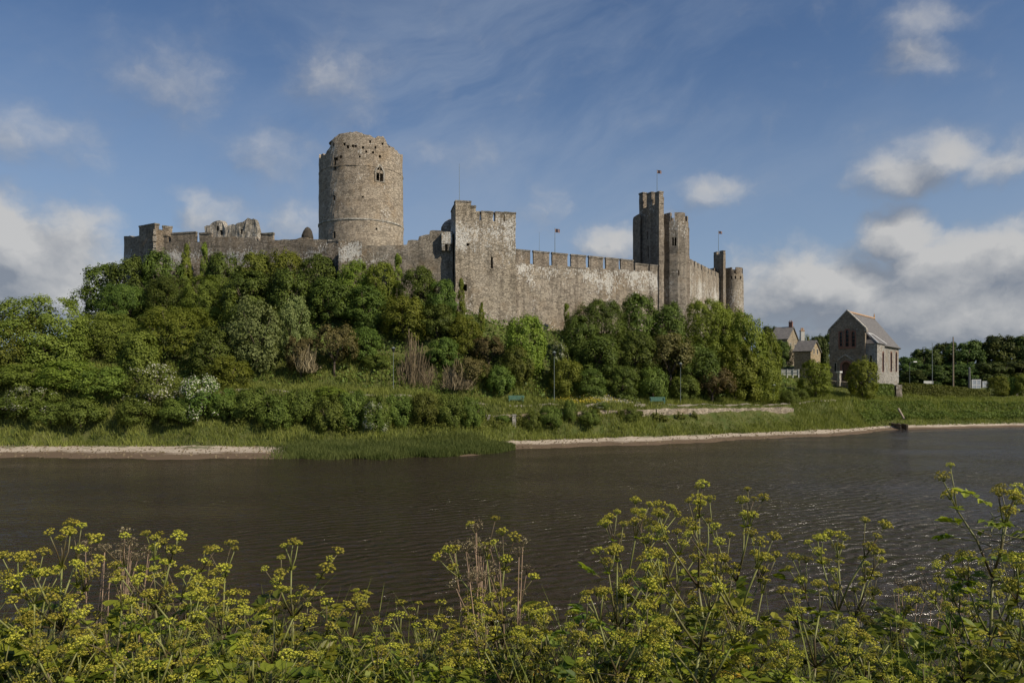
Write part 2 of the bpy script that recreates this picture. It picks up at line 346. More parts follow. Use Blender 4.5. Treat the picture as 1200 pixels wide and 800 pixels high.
finish(t, (.029, .0195, .011), t.mapr(w4, .3, .7, .12, .22), .24, hh, 1.0, .42); WATER = m
tag(obj('river_water', bm, m), kind='structure')

# path on the promenade: a strip laid on the ground
bm = bmesh.new(); prev = None
for xx in np.arange(-30, 62, .8):
    yy = float(itp(xx, T_P)); row = [bm.verts.new((xx - k * .35, yy + .15 + k * .85, h(xx - k * .35, yy + .15 + k * .85) + .05)) for k in range(4)]
    if prev:
        for k in range(3): bm.faces.new((prev[k], row[k], row[k + 1], prev[k + 1]))
    prev = row
tag(obj('path', bm, plain('path_gravel', (.27, .235, .19), .95, .25, 4)), kind='structure')

# ------------------------------------------------------------------ masonry builders
def on_line(px, A, B):
    """where the sight line of photo column px meets the wall line A-B (plan)"""
    k = (px - 600) / F; d = B - A; u = (k * A.y - A.x) / (d.x - k * d.y); return A + d * u
def wall_strip(bm, A, B, thick, z0, tops, step=.9, ragged=.0, seed=0.0, back=1.0):
    """solid wall from plan point A to B (outer face seen from the camera), tops = [(0..1, z)]; steps allowed"""
    A, B = Vector(A[:2]), Vector(B[:2]); L = (B - A).length; n = max(2, int(L / step)); d = (B - A) / L
    nrm = Vector((-d.y, d.x)) * thick * back
    us = sorted(set([i / n for i in range(n + 1)] + [u for u, _ in tops])); tu = [u for u, _ in tops]; tz = [z for _, z in tops]
    cols = []
    rows = max(3, int((max(tz) - z0) / 1.1))
    for u in us:
        zt = float(np.interp(u, tu, tz)) + (ragged * nz(u * L + seed, seed, 0, .9) if ragged else 0)
        p = A + d * L * u
        f = [bm.verts.new((p.x, p.y, z0 + (zt - z0) * j / rows)) for j in range(rows + 1)]
        b = [bm.verts.new((p.x + nrm.x, p.y + nrm.y, z0 + (zt - z0) * j / rows)) for j in range(rows + 1)]
        cols.append((f, b))
    for (f0, b0), (f1, b1) in zip(cols, cols[1:]):
        for j in range(rows):
            bm.faces.new((f0[j], f1[j], f1[j + 1], f0[j + 1])); bm.faces.new((b1[j], b0[j], b0[j + 1], b1[j + 1]))
        bm.faces.new((f0[-1], f1[-1], b1[-1], b0[-1])); bm.faces.new((f1[0], f0[0], b0[0], b1[0]))
    for f, b in (cols[0],):
        for j in range(rows): bm.faces.new((b[j], f[j], f[j + 1], b[j + 1]))
    for f, b in (cols[-1],):
        for j in range(rows): bm.faces.new((f[j], b[j], b[j + 1], f[j + 1]))
def finish_bm(bm, amp=.12, s=.45, seed=0.0):
    bmesh.ops.remove_doubles(bm, verts=bm.verts, dist=.001); bmesh.ops.recalc_face_normals(bm, faces=bm.faces); rough(bm, amp, s, seed); return bm
def merlon(parent, A, B, thick, z0, z1, mat=S_WALL, cap=True, back=1.0, zb=None):
    A, B = Vector(A[:2]), Vector(B[:2]); bm = bmesh.new(); L = (B - A).length
    wall_strip(bm, A, B, thick, z0 - .05, [(0, z1), (1, zb or z1)], step=.7, back=back)
    finish_bm(bm, .06, 1.1, A.x)
    o = obj('merlon', bm, mat, parent)
    if cap:
        d = (B - A).normalized() * .06; n = Vector((-d.y, d.x)) * back; bm = bmesh.new()
        nn = Vector((-d.y, d.x)) / .06 * back
        p = [A - d - n, B + d - n, B + d + nn * thick + n, A - d + nn * thick + n]
        hexa(bm, [(q.x, q.y, (z1 if i in (0, 3) else (zb or z1)) + .003) for i, q in enumerate(p)] + [(q.x, q.y, (z1 if i in (0, 3) else (zb or z1)) + .24) for i, q in enumerate(p)])
        bmesh.ops.recalc_face_normals(bm, faces=bm.faces); bmesh.ops.subdivide_edges(bm, edges=bm.edges, cuts=2, use_grid_fill=True); rough(bm, .05, 1.5, A.x)
        obj('coping', bm, S_CAP, o)
    return o
def drum(bm, cx, cy, r0, r1, z0, ztop, n=56, thick=None, a0=0.0):
    """round tower; r(z) from r0 to r1; ztop(angle); hollow top when thick is given"""
    zr = ztop if callable(ztop) else (lambda a: ztop)
    zm = sum(zr(2 * math.pi * k / n) for k in range(n)) / n; rows = max(4, int((zm - z0) / 1.0)); R_ = []
    for j in range(rows + 1):
        ring = []
        for k in range(n):
            a = a0 + 2 * math.pi * k / n; z = z0 + (zr(a) - z0) * j / rows; r = r0 + (r1 - r0) * j / rows
            ring.append(bm.verts.new((cx + r * math.cos(a), cy + r * math.sin(a), z)))
        R_.append(ring)
    if thick:
        for z_off in (0, -3.0):
            R_.append([bm.verts.new((cx + (r1 - thick) * math.cos(a0 + 2 * math.pi * k / n), cy + (r1 - thick) * math.sin(a0 + 2 * math.pi * k / n), zr(a0 + 2 * math.pi * k / n) + z_off)) for k in range(n)])
    for A, B in zip(R_, R_[1:]):
        for k in range(n): bm.faces.new((A[k], A[(k + 1) % n], B[(k + 1) % n], B[k]))
    bm.faces.new(list(reversed(R_[0]))); bm.faces.new(R_[-1])
def ring_band(bm, cx, cy, ri, ro, z0, z1, n=72, aa=(0, 2 * math.pi)):
    full = aa[1] - aa[0] > 6.28; m_ = n if full else n + 1; rs = []
    for k in range(m_):
        a = aa[0] + (aa[1] - aa[0]) * k / n; c, s = math.cos(a), math.sin(a)
        rs.append([bm.verts.new((cx + r * c, cy + r * s, z)) for r, z in ((ri, z0), (ro, z0), (ro, z1), (ri, z1))])
    for k in range(n):
        A, B = rs[k], rs[(k + 1) % m_]
        for i in range(4): bm.faces.new((A[i], B[i], B[(i + 1) % 4], A[(i + 1) % 4]))
    if not full: bm.faces.new(rs[0]); bm.faces.new(list(reversed(rs[-1])))
def outline(kind, w, z0, z1):
    if kind == 'rect': return [(-w / 2, z0), (w / 2, z0), (w / 2, z1), (-w / 2, z1)]
    zs = z1 - (w * .5 if kind == 'round' else w * .8); pts = [(-w / 2, z0), (w / 2, z0)]
    for k in range(9):
        a = math.pi * k / 8
        if kind == 'round': pts.append((w / 2 * math.cos(a), zs + w / 2 * math.sin(a)))
        else:
            x = w / 2 * math.cos(a); pts.append((x, zs + w * .8 * (1 - (abs(x) / (w / 2)) ** 1.5)))
    return pts
def opening(parent, cuts, c, T, N, w, z0, z1, kind='rect', depth=.7, name='window', mat=None, frame=None, fw=.14, proud=.03, bars=0):
    """an opening cut into a wall: c = plan point on its face, T along the wall, N outward. A pane, door or plate painted dark as shade sits in the recess; frame is its surround."""
    c = Vector((c[0], c[1], 0)); T = Vector((T[0], T[1], 0)).normalized(); N = Vector((N[0], N[1], 0)).normalized()
    ol = [c + T * s + Vector((0, 0, z)) for s, z in outline(kind, w, z0, z1)]
    cuts.append(lambda bm: prism(bm, [p + N * .6 for p in ol], -N * (depth + .6)))
    bm = bmesh.new(); cen = sum(ol, Vector()) / len(ol)
    prism(bm, [cen + (p - cen) * 1.0 - N * (depth - .06) for p in ol], -N * .05); bmesh.ops.recalc_face_normals(bm, faces=bm.faces)
    o = obj(name, bm, mat or SHADE_PLATE, parent)
    if frame:
        bm = bmesh.new(); n = len(ol); out = [c + T * s + Vector((0, 0, z)) for s, z in [((s * (w + 2 * fw) / w), z0 - fw * .5 + (z - z0) * (z1 - z0 + fw * 1.5) / (z1 - z0)) for s, z in outline(kind, w, z0, z1)]]
        for i in range(n):
            a, b = i, (i + 1) % n
            hexa(bm, [ol[a] - N * .12, ol[b] - N * .12, out[b] - N * .12, out[a] - N * .12, ol[a] + N * proud, ol[b] + N * proud, out[b] + N * proud, out[a] + N * proud])
        bmesh.ops.recalc_face_normals(bm, faces=bm.faces); obj('frame', bm, frame, o)
        if bars:
            bm = bmesh.new()
            for k in range(1, bars + 1):
                zz = z0 + (z1 - z0) * k / (bars + 1); p = c - N * (depth - .10)
                hexa(bm, [p + T * s * w / 2 + N * d + Vector((0, 0, zz + e)) for e in (-.05, .05) for s, d in ((-1, 0), (1, 0), (1, .06), (-1, .06))])
            bmesh.ops.recalc_face_normals(bm, faces=bm.faces); obj('glazing_bar', bm, frame, o)
    return o

# ------------------------------------------------------------------ castle: the round keep
KX, KY, KR = wx(423.5, 150), 150.0, 8.0
def keep_hit(px):
    k = (px - 600) / F; d = Vector((k, 1)).normalized(); oc = Vector((-KX, -KY)); b = oc.dot(d); c = oc.dot(oc) - (KR + .02) ** 2
    s = -b - math.sqrt(b * b - c); p = d * s; n = (p - Vector((KX, KY))).normalized(); return p, n
keep = thing('round_keep', (KX, KY, 18), 'tall round stone keep with broken top, highest tower of the castle', 'castle tower')
def ktop(a):
    z = 52.6 + .9 * nz(math.cos(a) * 8, math.sin(a) * 8, 3, .55) + .8 * nz(math.cos(a) * 8, math.sin(a) * 8, 9, 1.6)
    left = max(0, -math.cos(a) - .48); return z - 1.9 * min(1, left * 8) - 1.1 * min(1, max(0, math.cos(a) - .66) * 5) + (.5 if -.45 < math.cos(a) < .75 and math.sin(a) < 0 else 0)
bm = bmesh.new(); drum(bm, KX, KY, KR + .28, KR, 18, ktop, 96, 2.2); finish_bm(bm, .10, .5)
kw = obj('wall', bm, S_KEEP, keep); cuts = []
def kslit(px, y0, y1, w, **kw_):
    p, n = keep_hit(px); T = Vector((-n.y, n.x)); return opening(keep, cuts, p, T, n, w, wz(y1, p.y), wz(y0, p.y), **kw_)
kslit(392.5, 184.5, 199.5, .55, name='arrow_slit'); kslit(392, 229, 235, .5, name='arrow_slit'); kslit(392.5, 271, 279.5, .55, name='arrow_slit', kind='round')
kslit(445, 194, 212.5, 1.45, kind='pointed', frame=S_PALE, fw=.28, proud=.08, depth=1.0)
kslit(425, 230, 232, .3, name='putlog_hole'); kslit(441, 267, 269.5, .35, name='putlog_hole')
random.seed(4)
for i in range(17):
    px = 392 + i * 4.1 + random.uniform(-1.4, 1.4); yy = 175 - 4.5 * (1 - ((px - 423) / 48) ** 2) + random.choice((-5, 0, 0, 6, 11)) + random.uniform(-1.5, 1.5); kslit(px, yy, yy + random.uniform(2.2, 4), random.uniform(.3, .5), name='putlog_hole', depth=.5)
solve_cuts(kw, cuts)
# tracery mullion of the keep window and the two string courses
p, n = keep_hit(445); T = Vector((-n.y, n.x, 0)); N3 = Vector((n.x, n.y, 0)); bm = bmesh.new()
for s, zz0, zz1, wd in ((0, wz(212.5, p.y), wz(196, p.y), .14), (0, wz(203, p.y), wz(199.5, p.y), 1.3)):
    c = Vector((p.x, p.y, 0)) - N3 * .15; hexa(bm, [c + T * a * wd / 2 + N3 * d + Vector((0, 0, z)) for z in (zz0, zz1) for a, d in ((-1, 0), (1, 0), (1, .12), (-1, .12))])
bmesh.ops.recalc_face_normals(bm, faces=bm.faces); obj('tracery', bm, S_KEEP, keep)
for zc_, hh_, pr in ((37.2, .28, .11), (47.2, .2, .07)):
    bm = bmesh.new(); rr = KR + .28 * (52.6 - zc_) / 34.6; ring_band(bm, KX, KY, rr - .3, rr + pr, zc_, zc_ + hh_, 96); bmesh.ops.recalc_face_normals(bm, faces=bm.faces); rough(bm, .02, 1.5); obj('string_course', bm, S_PALE if zc_ < 40 else S_KEEP, keep)
bm = bmesh.new(); drum(bm, KX, KY, 6.2, 5.6, 48, lambda a: 53.2 + .5 * nz(math.cos(a) * 6, math.sin(a) * 6, 1, .9), 48)
n0 = len(bm.verts); rg = []
for r, z in ((5.2, 53.3), (3.8, 54.6), (2.0, 55.3), (.4, 55.5)): rg.append([bm.verts.new((KX - 1.0 + r * math.cos(a), KY + r * math.sin(a), z + .25 * nz(r * math.cos(a), r * math.sin(a), 2, 1.1))) for a in [2 * math.pi * k / 32 for k in range(32)]])
for A, B in zip(rg, rg[1:]):
    for k in range(32): bm.faces.new((A[k], A[(k + 1) % 32], B[(k + 1) % 32], B[k]))
bm.faces.new(rg[-1]); bm.faces.new(list(reversed(rg[0])))
bmesh.ops.recalc_face_normals(bm, faces=bm.faces); rough(bm, .2, .8); obj('dome', bm, S_GATE, keep)

# ------------------------------------------------------------------ castle: left curtain walls
def V2(px, Y): return Vector((wx(px, Y), Y))
La, Lb, Lc = V2(145, 121), V2(183, 115.5), V2(402, 108.8)
lw = thing('curtain_wall', (Lb.x, Lb.y, 15), 'long low brown curtain wall with few merlons, left of the round keep', 'castle wall', 'castle curtain walls')
zq = lambda py, p: wz(py, p.y)
def u_of(px, A, B): return (on_line(px, A, B) - A).length / (B - A).length
bm = bmesh.new()
wall_strip(bm, Lb, Lc, 2.0, 13, [(0, zq(283, Lb)), (u_of(247.5, Lb, Lc), zq(283, on_line(248, Lb, Lc))), (u_of(248.5, Lb, Lc), zq(277.5, on_line(248, Lb, Lc))), (u_of(299, Lb, Lc), zq(277.5, on_line(300, Lb, Lc))), (u_of(300, Lb, Lc), zq(282, on_line(300, Lb, Lc))), (u_of(320, Lb, Lc), zq(281, on_line(320, Lb, Lc))), (u_of(355, Lb, Lc), zq(279.5, on_line(355, Lb, Lc))), (u_of(384, Lb, Lc), zq(281.5, on_line(384, Lb, Lc))), (1, zq(283, Lc))], ragged=.35)
finish_bm(bm, .14, .4, 5); obj('wall', bm, S_LEFT, lw)
for a, b, y0 in ((184, 196.5, 276), (200.5, 229.5, 273), (233.5, 248, 273), (305.5, 320, 273.5)):
    A, B = on_line(a, Lb, Lc), on_line(b, Lb, Lc); merlon(lw, A, B, .4, zq(284, A), zq(y0, A) - .2, S_LEFT)
A, B = on_line(385, Lb, Lc) , on_line(401, Lb, Lc); bm = bmesh.new()
wall_strip(bm, A + Vector((0, -.12)), B + Vector((0, -.12)), 1.2, zq(283.0, A), [(0, zq(281.3, A)), (1, zq(281, B))], .5, .25); finish_bm(bm, .1, 1.0); obj('coping', bm, S_RUIN, lw)
stub = thing('curtain_wall', (La.x, La.y, 14), 'short stub of castle wall at the far left end beyond the small square turret', 'castle wall', 'castle curtain walls')
bm = bmesh.new(); wall_strip(bm, La, V2(166, 117.5), 1.6, 12, [(0, zq(277, La)), (.3, zq(279, La)), (1, zq(275.5, V2(166, 117.5)))], ragged=.4, seed=3); finish_bm(bm, .12, .5, 2); obj('wall', bm, S_LEFT, stub)
# small square turret at the left end
tc_ = V2(181.5, 114.6); tl = V2(163, 116.6); dback = (tc_ - tl).normalized(); dn = Vector((dback.y, -dback.x)) * -1
t_side = Vector((.86, .51)) * 2.4
tur = thing('square_turret', (tc_.x, tc_.y, 14), 'small square turret with pale corner stones at left end of castle', 'castle tower')
def quad_tower(parent, pts, z0, z1, mat, seed=0, name='wall', amp=.12):
    bm = bmesh.new(); rows = max(3, int((z1 - z0) / 1.0)); loop = []
    for i, p in enumerate(pts):
        q_ = pts[(i + 1) % len(pts)]; n = max(1, int((q_ - p).length / .9))
        loop += [p + (q_ - p) * k / n for k in range(n)]
    rings = [[bm.verts.new((p.x, p.y, z0 + (z1 - z0) * j / rows)) for p in loop] for j in range(rows + 1)]; n = len(loop)
    for A, B in zip(rings, rings[1:]):
        for k in range(n): bm.faces.new((A[k], A[(k + 1) % n], B[(k + 1) % n], B[k]))
    bm.faces.new(list(reversed(rings[0]))); bm.faces.new(rings[-1]); bmesh.ops.recalc_face_normals(bm, faces=bm.faces); rough(bm, amp, .45, seed)
    return obj(name, bm, mat, parent)
t4 = [tl, tc_, tc_ + t_side, tl + t_side]
zt = zq(268.5, tc_); quad_tower(tur, t4, 13, zt, S_LEFT, 8)
merlon(tur, tl, tc_, .7, zt, zq(263.2, tc_), S_LEFT); merlon(tur, tc_ + t_side * .45, tc_ + t_side, .6, zt, zq(265, tc_), S_LEFT)
bm = bmesh.new(); 
for k in range(12): box(bm, (tc_.x, tc_.y - .03, zt - .5 - k * .95), (.5 if k % 2 else .36, .36, .8), .3)
rough(bm, .03, 2); obj('quoin', bm, S_PALE, tur)
# front curtain wall below the keep, stepping up to the square tower
Fa, Fb = V2(400.5, 105.6), V2(531, 106.5)
fw_ = thing('curtain_wall', (Fa.x, Fa.y, 15), 'lichened curtain wall below the keep, stepping up to the tall square tower', 'castle wall', 'castle curtain walls')
def st(px, y): return (u_of(px, Fa, Fb), zq(y, on_line(px, Fa, Fb)))
bm = bmesh.new(); wall_strip(bm, Fa, Fb, 2.2, 12, [(0, zq(284, Fa)), st(419, 286), st(421, 288.5), st(477, 287.5), st(478, 282.5), st(490, 281.5), st(491, 277), st(503, 275.5), st(504, 271.5), (1, zq(270, Fb))], .9, .22, 4)
finish_bm(bm, .16, .4, 11); fwall = obj('wall', bm, stone('front_wall_stone', (.30, .26, .205), (.35, .31, .255), (.19, .165, .13), .6, streak=.5), fw_)
bm = bmesh.new(); dd = (V2(420, 106) - Fa); hexa(bm, [(p.x, p.y, z) for z in (12, zq(283.5, Fa)) for p in (Fa + Vector((-.3, -.5)), V2(424, 105.0), V2(424, 107.5), Fa + Vector((-.3, 3.5)))])
bmesh.ops.subdivide_edges(bm, edges=bm.edges, cuts=8, use_grid_fill=True); rough(bm, .16, .5, 3); obj('buttress', bm, S_LEFT, fw_)
A, B = on_line(517.5, Fa, Fb), on_line(529.5, Fa, Fb); bm = bmesh.new()
nn = Vector((.1, -1.0)); z0_, z1_ = zq(287, A), zq(273, A)
hexa(bm, [(p.x, p.y, z) for z in (z0_, z1_) for p in (A + nn * .9, B + nn * .9, B + nn * -.2, A + nn * -.2)]); bmesh.ops.subdivide_edges(bm, edges=bm.edges, cuts=3, use_grid_fill=True)
hexa(bm, [(A.x + .1, A.y - .7, z0_ - .9), (A.x + .5, A.y - .7, z0_ - .9), (A.x + .5, A.y, z0_ - .9), (A.x + .1, A.y, z0_ - .9), (A.x + .1, A.y - .9, z0_ + .1), (A.x + .5, A.y - .9, z0_ + .1), (A.x + .5, A.y, z0_ + .1), (A.x + .1, A.y, z0_ + .1)])
hexa(bm, [(B.x - .5, B.y - .7, z0_ - .9), (B.x - .1, B.y - .7, z0_ - .9), (B.x - .1, B.y, z0_ - .9), (B.x - .5, B.y, z0_ - .9), (B.x - .5, B.y - .9, z0_ + .1), (B.x - .1, B.y - .9, z0_ + .1), (B.x - .1, B.y, z0_ + .1), (B.x - .5, B.y, z0_ + .1)])
rough(bm, .06, 1); obj('garderobe', bm, S_TOWER, fw_)
# ruined gable, conical turret and humped stair roof standing behind the walls
A, B = V2(241, 136), V2(301.5, 134); rg_ = thing('ruined_wall', (A.x, A.y, 22), 'jagged pale ruin of a hall standing behind the left curtain wall', 'ruin')
prof = [(0, 265), (.03, 262), (.14, 258.5), (.26, 257.5), (.33, 260), (.38, 265), (.45, 263), (.55, 262), (.66, 263), (.74, 260), (.82, 257.5), (.93, 257.5), (.965, 260), (1, 268)]
bm = bmesh.new(); wall_strip(bm, A, B, 1.4, 20, [(u, wz(y, 135)) for u, y in prof], .35, .8, 2); finish_bm(bm, .35, .9, 7); ro = obj('wall', bm, S_RUIN, rg_)
cuts = []; dT = (B - A).normalized(); dN = Vector((dT.y, -dT.x)); pc = A + dT * 2.4; opening(rg_, cuts, pc, dT, dN, .5, wz(270, 135), wz(264, 135), depth=.8, name='putlog_hole')
for f in (.3, .7): opening(rg_, cuts, A + (B - A) * f, dT, dN, .5, wz(275, 135), wz(269, 135), depth=.8, name='putlog_hole')
solve_cuts(ro, cuts)
cx_, cy_ = wx(360.5, 128), 128.0; ct = thing('conical_turret', (cx_, cy_, 22), 'small dark cone roofed turret peeping over the wall left of the keep', 'castle tower')
bm = bmesh.new(); drum(bm, cx_, cy_, 1.0, .95, 22, wz(279, 128), 24); obj('wall', bm, S_LEFT, ct)
bm = bmesh.new(); rgs = []
for r, y in ((1.0, 279.5), (.98, 276.5), (.72, 271), (.42, 267.5), (.08, 266)): rgs.append([bm.verts.new((cx_ + r * math.cos(a), cy_ + r * math.sin(a), wz(y, 128))) for a in [2 * math.pi * k / 20 for k in range(20)]])
for A_, B_ in zip(rgs, rgs[1:]):
    for k in range(20): bm.faces.new((A_[k], A_[(k + 1) % 20], B_[(k + 1) % 20], B_[k]))
bm.faces.new(rgs[-1]); bm.faces.new(list(reversed(rgs[0]))); rough(bm, .1, 1.2); obj('roof', bm, plain('dark_slabs', (.05, .042, .032), .9, .3, 3, bump=.5), ct)
cx_, cy_ = wx(529.5, 112), 112.0; hs_ = thing('stair_turret', (cx_, cy_, 20), 'low domed stair turret tucked behind the left edge of the square tower', 'castle tower')
bm = bmesh.new(); drum(bm, cx_, cy_, 1.7, 1.65, 20, wz(271, 112), 28); obj('wall', bm, S_GATE, hs_)
bm = bmesh.new(); rgs = []
for k2 in range(6):
    a2 = k2 / 5 * math.pi / 2 * .95; rgs.append([bm.verts.new((cx_ + 1.6 * math.cos(a2) * math.cos(a), cy_ + 1.6 * math.cos(a2) * math.sin(a), wz(271, 112) + 1.75 * math.sin(a2))) for a in [2 * math.pi * k / 24 for k in range(24)]])
for A_, B_ in zip(rgs, rgs[1:]):
    for k in range(24): bm.faces.new((A_[k], A_[(k + 1) % 24], B_[(k + 1) % 24], B_[k]))
bm.faces.new(rgs[-1]); bm.faces.new(list(reversed(rgs[0]))); rough(bm, .1, 1); obj('dome', bm, S_GATE, hs_)

# ------------------------------------------------------------------ castle: tall square tower in the middle
K1, K2 = V2(534, 105.1), V2(604.5, 107.2); K0 = V2(528.5, 110.5); K3 = K2 + (K0 - K1)
st_ = thing('square_tower', (K1.x, K1.y, 12), 'tall pale square tower streaked white under its parapet, in front of the keep side', 'castle tower')
zb_ = zq(257, K1)
bm = bmesh.new(); rows = 22; loop = []
for p, q_ in ((K0, K1), (K1, K2), (K2, K3), (K3, K0)):
    n = max(2, int((q_ - p).length / .8)); loop += [p + (q_ - p) * k / n for k in range(n)]
cen = (K0 + K1 + K2 + K3) / 4; rings = []
for j in range(rows + 1):
    z = 11 + (zb_ - 11) * j / rows; bat = 1 + .10 * max(0, (20 - z) / 9) ** 1.5
    rings.append([bm.verts.new((cen.x + (p.x - cen.x) * bat, cen.y + (p.y - cen.y) * bat, z)) for p in loop])
for A_, B_ in zip(rings, rings[1:]):
    for k in range(len(loop)): bm.faces.new((A_[k], A_[(k + 1) % len(loop)], B_[(k + 1) % len(loop)], B_[k]))
bm.faces.new(list(reversed(rings[0]))); bm.faces.new(rings[-1]); bmesh.ops.recalc_face_normals(bm, faces=bm.faces); rough(bm, .15, .4, 21)
sw_ = obj('wall', bm, S_TOWER, st_); cuts = []; Td = (K2 - K1).normalized(); Nd = Vector((Td.y, -Td.x))
def on_front(px): return on_line(px, K1, K2)
for px, y0, y1, w in ((576.5, 301, 314.5, .30),):
    p = on_front(px); opening(st_, cuts, p, Td, Nd, w, zq(y1, p), zq(y0, p), name='arrow_slit', depth=1.2)
for px, y0, y1, w in ((548.2, 285, 288, .42), (539, 247.5, 250, .42), (543.5, 333, 341, .9)):
    p = on_front(px); opening(st_, cuts, p, Td, Nd, w, zq(y1, p), zq(y0, p), name='putlog_hole', depth=.9)
solve_cuts(sw_, cuts)
merlon(st_, on_front(534.0), on_front(552), 1.1, zb_, zq(236.5, K1), S_TOWER); merlon(st_, on_front(552.3), on_front(557.5), 1.1, zb_, zq(241.5, K1), S_TOWER); 
merlon(st_, on_front(557.8), on_front(562.2), 1.1, zb_, zq(246, K1), S_TOWER, cap=False)
merlon(st_, on_front(564.2), on_front(578), 1.0, zb_, zq(247.2, K1), S_TOWER); merlon(st_, on_front(580.6), on_front(591), 1.0, zb_, zq(250, on_front(585)), S_TOWER); merlon(st_, on_front(591.6), on_front(604.4), 1.0, zb_, zq(250.8, K2), S_TOWER)
merlon(st_, K1 + (K0 - K1) * .15, K0, .9, zb_, zq(238.5, K1), S_TOWER, back=-1.0)

# ------------------------------------------------------------------ castle: right curtain wall
Ra, Rb = V2(602, 107.8), V2(773, 120.1)
rw = thing('curtain_wall', (Ra.x, Ra.y, 12), 'high sunlit curtain wall with a row of merlons between square tower and gatehouse', 'castle wall', 'castle curtain walls')
bm = bmesh.new(); wall_strip(bm, Ra, Rb, 2.2, 11, [(0, zq(308.2, Ra)), (1, zq(318.5, Rb))], .9)
finish_bm(bm, .16, .38, 31); obj('wall', bm, S_WALL, rw)
for i, (a, b) in enumerate(((604.5, 621.5), (625, 644), (647, 665.5), (669, 687), (690, 707), (709.8, 725.6), (727.3, 742.6), (744, 760), (761.3, 771.6))):
    A, B = on_line(a, Ra, Rb), on_line(b, Ra, Rb); y0 = 293.5 + (a - 604) * .0925; merlon(rw, A + (B - A) * .02, B - (B - A) * .02, .30, zq(308.4 + (a - 602) * .060, A) - .1, zq(y0 + (3.5 if a > 740 else 0), A), S_GATE)
# gatehouse: square block with round turret
G1 = V2(772.3, 119.8); G0 = V2(749, 124.6); G2 = V2(778.2, 120.3); G3 = G0 + (G2 - G1)
gt = thing('gate_tower', (G1.x, G1.y, 12), 'dark square gate tower with three merlons and a round turret at its right', 'castle tower')
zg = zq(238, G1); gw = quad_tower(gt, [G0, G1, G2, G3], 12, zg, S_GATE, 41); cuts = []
Tg = (G1 - G0).normalized(); Ng = Vector((Tg.y, -Tg.x))
for px, y0, y1, w in ((759, 271, 280, .3), (759.5, 289, 303, .32)):
    p = on_line(px, G0, G1); opening(gt, cuts, p, Tg, Ng, w, zq(y1, p), zq(y0, p), name='arrow_slit', depth=.8)
solve_cuts(gw, cuts)
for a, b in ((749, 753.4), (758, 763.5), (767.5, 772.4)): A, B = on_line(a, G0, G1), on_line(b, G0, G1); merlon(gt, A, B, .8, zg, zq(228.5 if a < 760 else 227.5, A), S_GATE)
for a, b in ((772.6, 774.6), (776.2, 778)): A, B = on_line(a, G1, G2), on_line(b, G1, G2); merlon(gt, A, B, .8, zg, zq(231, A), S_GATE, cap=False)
for f in (.1, .5, .85): A = G3 + (G2 - G3) * f; 
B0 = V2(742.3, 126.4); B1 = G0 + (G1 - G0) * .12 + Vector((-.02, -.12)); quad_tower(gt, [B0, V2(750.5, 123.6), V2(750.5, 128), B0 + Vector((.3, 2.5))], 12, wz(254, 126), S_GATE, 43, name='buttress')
TX, TY, TR = wx(791.0, 123.3), 123.3, 2.1
ztr = wz(259.5, 121.5); tw = quad_tower(gt, [Vector((TX + (TR + .03) * math.cos(R(18 + 36 * k)), TY + (TR + .03) * math.sin(R(18 + 36 * k)))) for k in range(10)], 11, ztr, stone('turret_stone', (.33, .285, .225), (.385, .34, .28), (.2, .17, .135), .72, streak=.5), 3, 'turret', .15); cuts = []
def tur_hit(px):
    k = (px - 600) / F; d = Vector((k, 1)).normalized(); oc = Vector((-TX, -TY)); b = oc.dot(d); c = oc.dot(oc) - TR * TR; p = d * (-b - math.sqrt(b * b - c)); return p, (p - Vector((TX, TY))).normalized()
for px in (788.6, 791.6):
    p, n = tur_hit(px); o = opening(gt, cuts, p, (-n.y, n.x), n, .28, wz(288, p.y), wz(278, p.y), depth=.6)
p, n = tur_hit(795.5); opening(gt, cuts, p, (-n.y, n.x), n, .2, wz(323, p.y), wz(316, p.y), depth=.6, name='arrow_slit')
solve_cuts(tw, cuts)
for a0, a1, y1 in ((-172, -122, 249), (-104, -52, 249.2), (-36, 4, 252), (20, 70, 250), (85, 130, 250), (145, 180, 250)):
    bm = bmesh.new(); ring_band(bm, TX, TY, TR - .6, TR - .02, ztr - .02, wz(y1, 121.5), 3, (R(a0), R(a1))); bmesh.ops.recalc_face_normals(bm, faces=bm.faces); rough(bm, .06, 1.2, a0); obj('merlon', bm, S_GATE, gt)
bm = bmesh.new(); quad = [Vector((TX + 1.35, TY - 1.35)), Vector((TX + 2.2, TY - .7)), Vector((TX + 2.2, TY + 2)), Vector((TX + 1.3, TY + 2))]
bm.free(); quad_tower(gt, quad, 11, wz(266, 122), S_GATE, 44, name='buttress')
# wall running back from the gatehouse and the corner towers
Ea, Eb = V2(805.5, 125), V2(845, 152)
ew = thing('curtain_wall', (Ea.x, Ea.y, 12), 'castle wall receding behind the gate tower towards the small corner towers', 'castle wall', 'castle curtain walls')
bm = bmesh.new(); wall_strip(bm, Ea, Eb, 2, 11, [(0, zq(309, Ea)), (1, zq(327, Eb))], .9); finish_bm(bm, .12, .45, 9); obj('wall', bm, S_WALL, ew)
for i in range(9):
    a = 806 + i * 4.1; A, B = on_line(a, Ea, Eb), on_line(a + 3.1, Ea, Eb); merlon(ew, A, B, .38, zq(309.4 + (a - 806) * .46, A) - .15, zq(301.8 + (a - 806) * .50, A), S_WALL, cap=False)
q1 = V2(847.5, 149.5); q0 = V2(836.2, 152); q2 = V2(850.5, 152.5)
t2 = thing('square_turret', (q1.x, q1.y, 12), 'slim square turret with notched top behind the round corner tower', 'castle tower')
z2 = zq(297, q1); quad_tower(t2, [q0, q1, q2, q0 + (q2 - q1)], 12, z2, S_GATE, 51, amp=.10)
